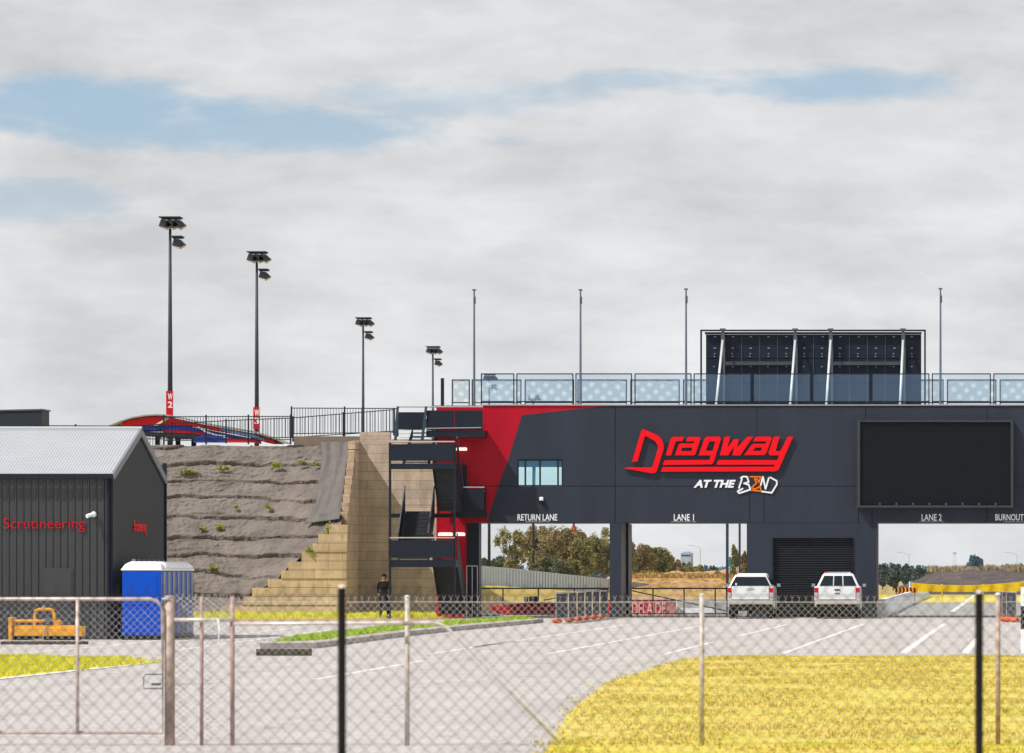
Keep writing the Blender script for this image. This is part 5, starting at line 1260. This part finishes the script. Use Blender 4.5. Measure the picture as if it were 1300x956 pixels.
# ------------------------------------------------------------------ utes (seen from behind; local origin at rear axle centre on ground, +Y = forward)
def ute(kind, label, X, Yb):
    t = thing('pickup_truck', label, 'pickup', (X, Yb, 0), 'white pickups parked at the roller door')
    def b(name, mt, fn, par=None, **k):
        q = MB(); fn(q); o = q.build(name, mt, None, **k)
        if par is None: o.parent = t
        else: o.parent = par
        return o
    W = .91
    # lower body side profile (y,z) as prism across x with arches cut by separate dark wheels
    def body(q):
        prof = [(.10, .74), (.12, 1.29), (1.75, 1.30), (1.78, 1.31), (3.95, 1.29), (4.95, 1.16), (5.15, .95), (5.18, .50), (4.75, .38), (4.72, .70), (4.5, .86), (4.2, .86), (3.98, .70), (3.95, .38), (1.75, .38), (1.72, .70), (1.5, .86), (1.15, .86), (.95, .70), (.9, .45)]
        q.prismx(prof, -W, W)
    bd = b('body', CARW, body, bevel=.04)
    b('tub_liner', BLK, lambda q: q.box(-.72, .72, .2, 1.7, 1.292, 1.31))
    if kind == 'canopy':
        def can(q):
            w0, w1 = .86, .62
            vs = []
            for (y, z, w) in ((.10, 1.285, w0), (1.80, 1.31, w0), (1.75, 1.77, w1), (.28, 1.75, w1)): vs += [(-w, y, z), (w, y, z)]
            q.add(vs, [(0, 1, 3, 2), (2, 3, 5, 4), (4, 5, 7, 6), (6, 7, 1, 0), (0, 2, 4, 6), (1, 7, 5, 3)])
        cn_ = b('canopy', CARW, can, bevel=.05)
        def gl(q):
            q.add([(-.79, .09, 1.32), (.79, .09, 1.32), (.60, .225, 1.68), (-.60, .225, 1.68), (-.79, .13, 1.32), (.79, .13, 1.32), (.60, .27, 1.68), (-.60, .27, 1.68)], [(0, 1, 2, 3), (7, 6, 5, 4), (0, 4, 5, 1), (1, 5, 6, 2), (2, 6, 7, 3), (3, 7, 4, 0)])
        g_ = b('rear_window', CGL, gl)
        b('brake_light', mat('brake_red', (.25, .02, .02), .4), lambda q: q.box(-.26, .26, .19, .24, 1.645, 1.675))
        b('sticker', WHT, lambda q: q.box(-.60, -.54, .08, .105, 1.34, 1.43))
        b('side_window', CGL, lambda q: q.add([(.85, .35, 1.37), (.85, 1.6, 1.37), (.69, 1.55, 1.66), (.69, .5, 1.66)], [(0, 1, 2, 3)]), fixn=False)
    def cab(q):
        w0, w1 = .86, .60
        vs = []
        for (y, z, w) in ((1.80, 1.28, w0), (4.1, 1.28, w0), (3.35, 1.80, w1), (2.1, 1.82, w1)): vs += [(-w, y, z), (w, y, z)]
        q.add(vs, [(0, 1, 3, 2), (2, 3, 5, 4), (4, 5, 7, 6), (6, 7, 1, 0), (0, 2, 4, 6), (1, 7, 5, 3)])
    cb = b('cab', CARW, cab, bevel=.06)
    def rw(q):
        for x0, x1, a0, a1 in ((-.74, -.22, -.56, -.20), (-.17, .17, -.155, .155), (.22, .74, .20, .56)):
            q.add([(x0, 1.79, 1.33), (x1, 1.79, 1.33), (a1, 2.02, 1.72), (a0, 2.02, 1.72), (x0, 1.86, 1.33), (x1, 1.86, 1.33), (a1, 2.09, 1.72), (a0, 2.09, 1.72)], [(0, 1, 2, 3), (7, 6, 5, 4), (0, 4, 5, 1), (1, 5, 6, 2), (2, 6, 7, 3), (3, 7, 4, 0)])
    if kind != 'canopy':
        b('rear_window', CGL, rw); b('roof_rack', SILV, lambda q: [q.box(-.5, .5, 2.4, 2.44, 1.845, 1.87), q.box(-.46, -.42, 2.4, 2.44, 1.81, 1.845), q.box(.42, .46, 2.4, 2.44, 1.81, 1.845)])
        b('beacon', mat('amber', (.55, .12, .05), .4), lambda q: q.box(-.56, -.42, 2.2, 2.35, 1.82, 1.88))
    b('side_window', CGL, lambda q: [q.add([(s * .845, 2.2, 1.35), (s * .845, 3.75, 1.35), (s * .66, 3.2, 1.72), (s * .66, 2.4, 1.73)], [(0, 1, 2, 3)]) for s in (-1, 1)], fixn=False)
    b('windscreen', CGL, lambda q: q.add([(-.8, 4.08, 1.32), (.8, 4.08, 1.32), (.58, 3.42, 1.77), (-.58, 3.42, 1.77)], [(0, 1, 2, 3)]), fixn=False)
    def tg(q): q.box(-.74, .74, .055, .115, .77, 1.295)
    tl = b('tailgate', CARW, tg, bevel=.02)
    b('tailgate_crease', mat('shadow_gap', (.25, .26, .28), .5), lambda q: [q.box(-.75, .75, .10, .118, .75, .767), q.box(-.755, -.742, .08, .118, .77, 1.28), q.box(.742, .755, .08, .118, .77, 1.28)], par=tl)
    b('handle', BLK if kind != 'canopy' else SILV, lambda q: q.box(-.11, .11, .035, .054, 1.13, 1.185) if kind != 'canopy' else q.box(-.13, .13, .035, .054, 1.23, 1.255), par=tl, bevel=.01)
    b('badge', STEEL, lambda q: q.box(-.09, .10, .04, .054, 1.0, 1.04) if kind != 'canopy' else [q.box(-.16 + k * .05, -.13 + k * .05, .044, .054, 1.15, 1.175) for k in range(7)], par=tl)
    for s in (-1, 1):
        la = b('tail_light', TLR, lambda q: q.box(s * .76 if s > 0 else -.905, s * .905 if s > 0 else -.76, .06, .26, 1.05, 1.24), bevel=.015)
        b('reverse_lens', TLC, lambda q: q.box(s * .765 if s > 0 else -.90, s * .90 if s > 0 else -.765, .065, .25, .86, 1.047), par=la, bevel=.01)
        mr = b('mirror', BLK if s > 0 else BLK, lambda q: q.box(s * .93 if s > 0 else -1.12, s * 1.12 if s > 0 else -.93, 3.35, 3.45, 1.25, 1.42), bevel=.03)
        b('mirror_glass', mat('mirror', (.35, .42, .45), .1, .8), lambda q: q.box(s * .96 if s > 0 else -1.10, s * 1.10 if s > 0 else -.96, 3.338, 3.348, 1.27, 1.40), par=mr)
    bp = b('bumper', mat('bumper_chrome', (.52, .50, .47), .35, .4), lambda q: [q.box(-.88, .88, -.02, .14, .58, .735), q.box(-.3, .3, -.05, -.021, .60, .66)], bevel=.03)
    b('number_plate', mat('plate', (.42, .34, .34), .5), lambda q: q.box(-.19, .19, -.065, -.052, .60, .70), par=bp)
    b('underbody', BLK, lambda q: [q.box(-.82, .82, .15, 4.9, .34, .74), q.tube([(-.62, 1.33, .38), (.62, 1.33, .38)], .07, 10), q.sphere((0, 1.33, .37), .17, 10), q.tube([(.45, .1, .36), (.45, 1.0, .38)], .05, 8)])
    b('mud_flap', BLK, lambda q: [q.box(-.90, -.64, .86, .88, .16, .70), q.box(.64, .90, .86, .88, .16, .70)])
    for s in (-1, 1):
        for yy in (1.33, 4.35):
            w = b('wheel', TYRE, lambda q: q.tube([(s * .66, yy, .375), (s * .68, yy, .375), (s * .86, yy, .375), (s * .885, yy, .375)], [.34, .375, .375, .34], 28), smooth=False)
            b('rim', GALV, lambda q: [q.tube([(s * .87, yy, .375), (s * .895, yy, .375)], [.22, .20], 16)], par=w)
    for s in (-1, 1):
        b('headlight', TLC, lambda q: q.box(s * .55 if s > 0 else -.85, s * .85 if s > 0 else -.55, 5.10, 5.17, .78, .95))
    return t
# part meshes are local to the truck origin; the Empty carries the world position
ute('canopy', 'white pickup with a rear canopy and wide dark rear glass, left of the roller door', PX(953, 213.3), 212.9)
ute('plain', 'white pickup with an open tray and three-part rear window before the roller door', PX(1063, 213.3), 212.9)

# ------------------------------------------------------------------ chain link fences
WIRED = mat('dark_wire', (.035, .028, .028), .5, .3, var=.1); WIREG = mat('galvanised_wire', (.56, .555, .55), .6, 0, var=.1)
def chain_mesh(X0, X1, Y, z0, z1, dw, r, barb=.0, dh=None):
    """diamond mesh; dw diamond width"""
    q = MB(); dh = dh or dw
    slope = dh / dw; H = z1 - z0
    def wire(x, s, yo):
        # straight diagonal clipped to rectangle: z = z0 + s*slope*(X - x)
        pts = []
        xa = x; xb = x + s * H / slope; za, zb = z0, z1
        def clip(xa, za, xb, zb):
            if xa > xb: xa, za, xb, zb = xb, zb, xa, za
            if xb < X0 or xa > X1: return None
            if xa < X0: za = za + (zb - za) * (X0 - xa) / (xb - xa); xa = X0
            if xb > X1: zb = za + (zb - za) * (X1 - xa) / (xb - xa); xb = X1
            return (xa, za, xb, zb)
        c = clip(xa, za, xb, zb)
        if not c or abs(c[2] - c[0]) < 1e-4: return
        q.tube([(c[0], Y + yo, c[1]), (c[2], Y + yo, c[3])], r, 4, cap=False)
    n0 = math.floor((X0 - H / slope) / dw) - 1; n1 = math.ceil((X1 + H / slope) / dw) + 1
    for i in range(n0, n1):
        wire(i * dw, 1, r * .6); wire(i * dw, -1, -r * .6)
    if barb:
        i0 = math.ceil(X0 / dw); k = math.floor(X1 / dw)
        # tips sit where the diagonals cross the top edge
        ph = (H / slope) % dw
        for i in range(i0 - 1, k + 2):
            for pp in (ph,):
                x = i * dw + pp
                if X0 < x < X1:
                    q.tube([(x, Y, z1 - .002), (x, Y, z1 + barb * .55)], r * 1.3, 4); q.tube([(x, Y, z1 + barb * .5), (x - barb * .35, Y, z1 + barb)], r, 4); q.tube([(x, Y, z1 + barb * .5), (x + barb * .35, Y, z1 + barb)], r, 4)
    return q
YN = F / 268.0; YFF = F / 124.0
nf = thing('chain_link_fence', 'near black chain link fence with slim black posts crossing the foreground', 'fence', (PX(840, YN), YN, 0))
NP = [-375, 434, 1243, 2052]
ytn = [748, 745, 752, 755]
for i, (a, b) in enumerate(zip(NP[:-1], NP[1:])):
    zt = PZ(748, YN)
    chain_mesh(PX(a, YN) + .0, PX(b, YN) - .0, YN + .03, .03, zt, .0715, .0016, .022).build('wire_mesh', WIRED, nf, fixn=False)
    q = MB(); q.tube([(PX(a, YN), YN + .03, zt - .03), (PX(b, YN), YN + .03, zt - .03)], .0018, 5); q.build('top_wire', WIRED, nf)
for x, y in zip(NP, ytn):
    q = MB(); X = PX(x, YN); q.tube([(X, YN, -.0), (X, YN, PZ(y + 1, YN))], .0195, 14); p = q.build('post', mat('black_post', (.012, .009, .008), .45, var=.4, vscale=20), nf)
    q = MB(); q.sphere((X, YN, PZ(y + 1, YN)), .0175, 12, (1, 1, .7)); q.build('cap', mat('cap_pale', (.8, .74, .70), .3), p, smooth=True)
ff = thing('chain_link_fence', 'galvanised chain link fence with pale round posts between the asphalt and the foreground', 'fence', (PX(700, YFF), YFF, 0))
for a, b in zip([298, 517, 891, 1267], [517, 891, 1267, 1642]):
    chain_mesh(PX(a, YFF) + .0, PX(b, YFF), YFF + .04, .04, PZ(763, YFF), .0700, .0018, .055).build('wire_mesh', WIREG, ff, fixn=False)
    q = MB(); 
    z = PZ(764, YFF); q.tube([(PX(a, YFF), YFF + .035, z), (PX((a + b) / 2, YFF), YFF + .035, z - .006), (PX(b, YFF), YFF + .035, z)], .0035, 5); q.build('top_wire', WIREG, ff)
for x, y in ((517, 757), (891, 755), (1267, 754), (1642, 756)):
    q = MB(); X = PX(x, YFF); q.tube([(X, YFF, 0), (X, YFF, PZ(y + 1, YFF))], .0255, 14); p = q.build('post', GRUST if x > 900 else mat('pale_post', (.52, .47, .44), .6, .2, var=.3, vscale=12), ff, smooth=True)
    q = MB(); q.sphere((X, YFF, PZ(y + .5, YFF)), .029, 12, (1, 1, .6)); q.build('cap', WPL, p, smooth=True)
# bent pipe stay
st = thing('pipe_stay', 'pale bent pipe stay running level from the gate and sloping down past the fence post', 'stay', (PX(560, YFF), YFF, 0))
Yp = YFF - .1
q = MB(); pts = [(297, 792.3), (400, 791.8), (517, 791), (548, 790.8), (558, 792), (566, 796), (573, 802), (600, 829), (637, 868), (714, 947)]
q.tube([(PX(x, Yp), Yp, PZ(y, Yp)) for x, y in pts], .017, 12); q.build('pipe', mat('pale_pipe', (.66, .60, .56), .4, .3, var=.2, vscale=10), st, smooth=True)
q = MB(); q.tube([(PX(511, Yp), Yp, PZ(791.2, Yp)), (PX(526, Yp), Yp, PZ(791.2, Yp))], .024, 10); q.build('clamp', GRUST, st)
# vehicle gate at left
gt = thing('farm_gate', 'pipe framed chain link gate with rounded corner in front of the shed', 'gate', (PX(100, YFF), YFF, 0))
Yg_ = YFF - .05
q = MB(); pts = [(-180, 760.5), (190, 760.5), (199, 763), (205, 770), (206.5, 778), (206.5, 930)]
q.tube([(PX(x, Yg_), Yg_, PZ(y, Yg_)) for x, y in pts] + [(PX(-180, Yg_), Yg_, PZ(930, Yg_))], .019, 12); q.build('frame', mat('gate_pipe', (.52, .44, .41), .5, .3, var=.3, vscale=10), gt, smooth=True)
for x in (99, -4):
    q = MB(); q.tube([(PX(x, Yg_), Yg_ - .03, PZ(930, Yg_)), (PX(x, Yg_), Yg_ - .03, PZ(761 if x > 0 else 772, Yg_))], .018, 10); q.build('stile', mat('gate_pipe', (.52, .44, .41)), gt, smooth=True)
chain_mesh(PX(-180, Yg_), PX(206, Yg_), Yg_ + .03, PZ(928, Yg_), PZ(762, Yg_), .0735, .0018, .03).build('wire_mesh', WIREG, gt, fixn=False)
q = MB(); Xa, Xb = PX(183, Yg_), PX(206, Yg_); q.tube([(Xb, Yg_ - .04, PZ(856, Yg_)), (Xa + .02, Yg_ - .04, PZ(856, Yg_)), (Xa, Yg_ - .04, PZ(860, Yg_)), (Xa, Yg_ - .04, PZ(874, Yg_)), (Xb, Yg_ - .04, PZ(874, Yg_))], .006, 6); q.box(PX(193, Yg_), PX(205, Yg_), Yg_ - .05, Yg_ - .03, PZ(870, Yg_), PZ(867, Yg_)); q.build('latch', STEEL, gt)
gp = thing('gate_post', 'thick weathered steel gate post right of the rounded gate', 'post', (PX(215.5, YFF), YFF, 0))
q = MB(); X = PX(215.5, YFF); q.tube([(X, YFF, 0), (X, YFF, PZ(758, YFF))], .053, 18); q.build('post_shaft', mat('thick_post', (.40, .32, .28), .65, .3, var=.4, vscale=9, stretch=(1, 1, .4)), gp, smooth=True)
q = MB(); q.sphere((X, YFF, PZ(758, YFF)), .056, 14, (1, 1, .35)); q.build('cap', GALV, gp, smooth=True)
q = MB(); q.tube([(PX(206.5, YFF), YFF - .05, PZ(760.5, YFF)), (X, YFF - .05, PZ(760.5, YFF))], .014, 8); q.build('hinge', GALV, gp)
# short double-meshed fence bay
sb = thing('short_fence_bay', 'narrow fence bay with doubled wire mesh and rusty posts beside the thick gate post', 'fence', (PX(257, YFF), YFF, 0))
for x, r in ((256, .019), (295, .024)):
    q = MB(); X = PX(x, YFF); q.tube([(X, YFF, 0), (X, YFF, PZ(757, YFF))], r, 12); q.build('post', mat('pink_rust', (.42, .30, .28), .7, .2, var=.35, vscale=12), sb, smooth=True)
q = MB(); z = PZ(787, YFF); q.tube([(PX(222, YFF), YFF - .03, z), (PX(295, YFF), YFF - .03, z)], .021, 12); q.build('rail', mat('pale_pipe', (.66, .60, .56)), sb, smooth=True)
for dy, dw, a, b in ((.05, .070, 222, 295), (.09, .0645, 222, 295)):
    chain_mesh(PX(a, YFF), PX(b, YFF), YFF + dy, PZ(808, YFF) if dy > .07 else .05, PZ(758, YFF), dw, .0024, .03, dh=dw * .8).build('wire_mesh', WIREG, sb, fixn=False)
q = MB(); X = PX(278, YFF); q.tube([(X, YFF - .04, PZ(785, YFF)), (X + .015, YFF - .05, PZ(800, YFF)), (X - .005, YFF - .04, PZ(815, YFF))], [.02, .012, .006], 6); tag(q.build('strap', WPL), 'frayed white strap hanging from the short fence bay rail', 'strap')

# ------------------------------------------------------------------ haze
q = MB(); q.box(-2600, 2600, -70, 4300, -1, 75)
hz = q.build('haze', None if False else SL); hz['kind'] = 'stuff'
hm = bpy.data.materials.new('haze_volume'); hm.use_nodes = True; nt = hm.node_tree
for n in list(nt.nodes): nt.nodes.remove(n)
o_ = nt.nodes.new('ShaderNodeOutputMaterial'); v = nt.nodes.new('ShaderNodeVolumePrincipled')
v.inputs['Color'].default_value = (.84, .92, 1.0, 1); v.inputs['Density'].default_value = .00004; v.inputs['Anisotropy'].default_value = .2
nt.links.new(v.outputs[0], o_.inputs['Volume']); hz.data.materials.clear(); hz.data.materials.append(hm)

# ------------------------------------------------------------------ sky, sun, camera
SUN_EL = 52.0; SUN_AZ = 236.0   # compass-like: direction to the sun, measured clockwise from +Y
az = R(SUN_AZ); el = R(SUN_EL)
to_sun = Vector((math.sin(az) * math.cos(el), math.cos(az) * math.cos(el), math.sin(el)))
w = bpy.data.worlds.new('World'); scene.world = w; w.use_nodes = True
nt = w.node_tree; N = nt.nodes; L = nt.links
bg = N['Background']; bg.inputs['Strength'].default_value = .1
sky = N.new('ShaderNodeTexSky'); sky.sky_type = 'NISHITA'; sky.sun_disc = False; sky.sun_elevation = el; sky.sun_rotation = az
sky.air_density = 1.0; sky.dust_density = 1.5; sky.ozone_density = 1.5
tc = N.new('ShaderNodeTexCoord')
def mapping(sc, loc=(0, 0, 0)):
    mp = N.new('ShaderNodeMapping'); mp.inputs['Scale'].default_value = sc; mp.inputs['Location'].default_value = loc; L.new(tc.outputs['Generated'], mp.inputs[0]); return mp
def nz(mp, s, d, r=.55, dist=0):
    n = N.new('ShaderNodeTexNoise'); n.inputs['Scale'].default_value = s; n.inputs['Detail'].default_value = d; n.inputs['Roughness'].default_value = r; n.inputs['Distortion'].default_value = dist
    L.new(mp.outputs[0], n.inputs['Vector']); return n
def mrange(src, a, b, c, d, smooth=True):
    m_ = N.new('ShaderNodeMapRange'); m_.interpolation_type = 'SMOOTHSTEP' if smooth else 'LINEAR'
    for k, vv in zip((1, 2, 3, 4), (a, b, c, d)): m_.inputs[k].default_value = vv
    L.new(src, m_.inputs[0]); return m_.outputs[0]
def mth(op, a, b=None):
    m_ = N.new('ShaderNodeMath'); m_.operation = op
    for k, s in enumerate((a, b)):
        if s is None: continue
        if isinstance(s, (int, float)): m_.inputs[k].default_value = s
        else: L.new(s, m_.inputs[k])
    return m_.outputs[0]
mpA = mapping((17, 17, 52), (3.1, 0, .4)); mpB = mapping((50, 50, 150), (1.7, 0, .2))
nA = nz(mpA, 1, 6, .55, .15); nB = nz(mpB, 1, 7, .62, .15)
# blue gaps at given directions (real features of the sky dome)
sp = N.new('ShaderNodeSeparateXYZ'); L.new(tc.outputs['Generated'], sp.inputs[0])
gap = None
def gapat(px, py, wx, wy, s=1.0):
    global gap
    u0 = (px - VX) / F; v0 = (HY - py) / F
    dx = mth('DIVIDE', mth('SUBTRACT', sp.outputs['X'], u0), wx / F); dz_ = mth('DIVIDE', mth('SUBTRACT', sp.outputs['Z'], v0), wy / F)
    r2 = mth('ADD', mth('MULTIPLY', dx, dx), mth('MULTIPLY', dz_, dz_))
    r2 = mth('ADD', r2, mth('MULTIPLY', mth('SUBTRACT', nA.outputs['Fac'], .5), 3.4)); r2 = mth('ADD', r2, mth('MULTIPLY', mth('SUBTRACT', nB.outputs['Fac'], .5), 3.4))
    g_ = mrange(r2, .0, 1.5, s, 0)
    g_ = mth('MULTIPLY', g_, mrange(sp.outputs['Y'], 0, .5, 0, 1))
    gap = g_ if gap is None else mth('MAXIMUM', gap, g_)
gapat(130, 150, 250, 38, .85); gapat(330, 172, 280, 26, .75); gapat(1040, 112, 190, 24, .75); gapat(600, 128, 180, 28, .5); gapat(40, 265, 120, 30, .45); gapat(860, 105, 160, 16, .5)
dens = mth('SUBTRACT', 1.0, gap)
shade = mth('ADD', mth('MULTIPLY', nA.outputs['Fac'], .6), mth('MULTIPLY', nB.outputs['Fac'], .4))
ramp = N.new('ShaderNodeValToRGB'); ramp.color_ramp.elements[0].position = .34; ramp.color_ramp.elements[1].position = .62
ramp.color_ramp.elements[0].color = (.60, .615, .63, 1); ramp.color_ramp.elements[1].color = (.83, .84, .85, 1); L.new(shade, ramp.inputs[0])
# gentle brightening toward the horizon
hb = mrange(sp.outputs['Z'], 0, .11, 1.06, .86, False)
cmx = N.new('ShaderNodeMix'); cmx.data_type = 'RGBA'; cmx.blend_type = 'MULTIPLY'; cmx.inputs['Factor'].default_value = 1
L.new(ramp.outputs[0], cmx.inputs['A']); L.new(hb, cmx.inputs['B'])
scl = N.new('ShaderNodeMix'); scl.data_type = 'RGBA'; scl.blend_type = 'MULTIPLY'; scl.inputs['Factor'].default_value = 1; scl.clamp_result = False
CLOUD = 8.6
L.new(cmx.outputs['Result'], scl.inputs['A']); scl.inputs['B'].default_value = (CLOUD, CLOUD, CLOUD, 1)
# clear-sky colour seen in gaps: nishita sky, whitened by thin veil
veil = N.new('ShaderNodeMix'); veil.data_type = 'RGBA'; veil.inputs['Factor'].default_value = .62; veil.clamp_result = False
L.new(sky.outputs[0], veil.inputs['A']); veil.inputs['B'].default_value = (.30 * CLOUD, .50 * CLOUD, .72 * CLOUD, 1)
fin = N.new('ShaderNodeMix'); fin.data_type = 'RGBA'; fin.clamp_result = False
L.new(dens, fin.inputs['Factor']); L.new(veil.outputs['Result'], fin.inputs['A']); L.new(scl.outputs['Result'], fin.inputs['B'])
L.new(fin.outputs['Result'], bg.inputs['Color'])
sd = bpy.data.lights.new('sun', 'SUN'); sd.energy = 3.6; sd.angle = R(.6); sd.color = (1, .95, .87)
so = bpy.data.objects.new('sun', sd); C.objects.link(so); so.rotation_euler = (-to_sun).to_track_quat('-Z', 'Y').to_euler(); so.location = (0, 0, 60)

cd = bpy.data.cameras.new('camera'); co = bpy.data.objects.new('camera', cd); C.objects.link(co)
co.location = (0, 0, EYE); co.rotation_euler = (R(90), 0, 0)
cd.sensor_width = 36; cd.sensor_fit = 'HORIZONTAL'; cd.lens = F / 1300 * 36
cd.shift_x = (650 - VX) / 1300; cd.shift_y = (HY - 478) / 1300
cd.clip_start = .5; cd.clip_end = 8000
cd.dof.use_dof = True; cd.dof.focus_distance = 200; cd.dof.aperture_fstop = 8
scene.camera = co
scene.view_settings.view_transform = 'Standard'; scene.view_settings.look = 'None'; scene.view_settings.gamma = 1; scene.view_settings.exposure = .3
scene.cycles.max_bounces = 6; scene.cycles.transparent_max_bounces = 12; scene.cycles.volume_bounces = 0
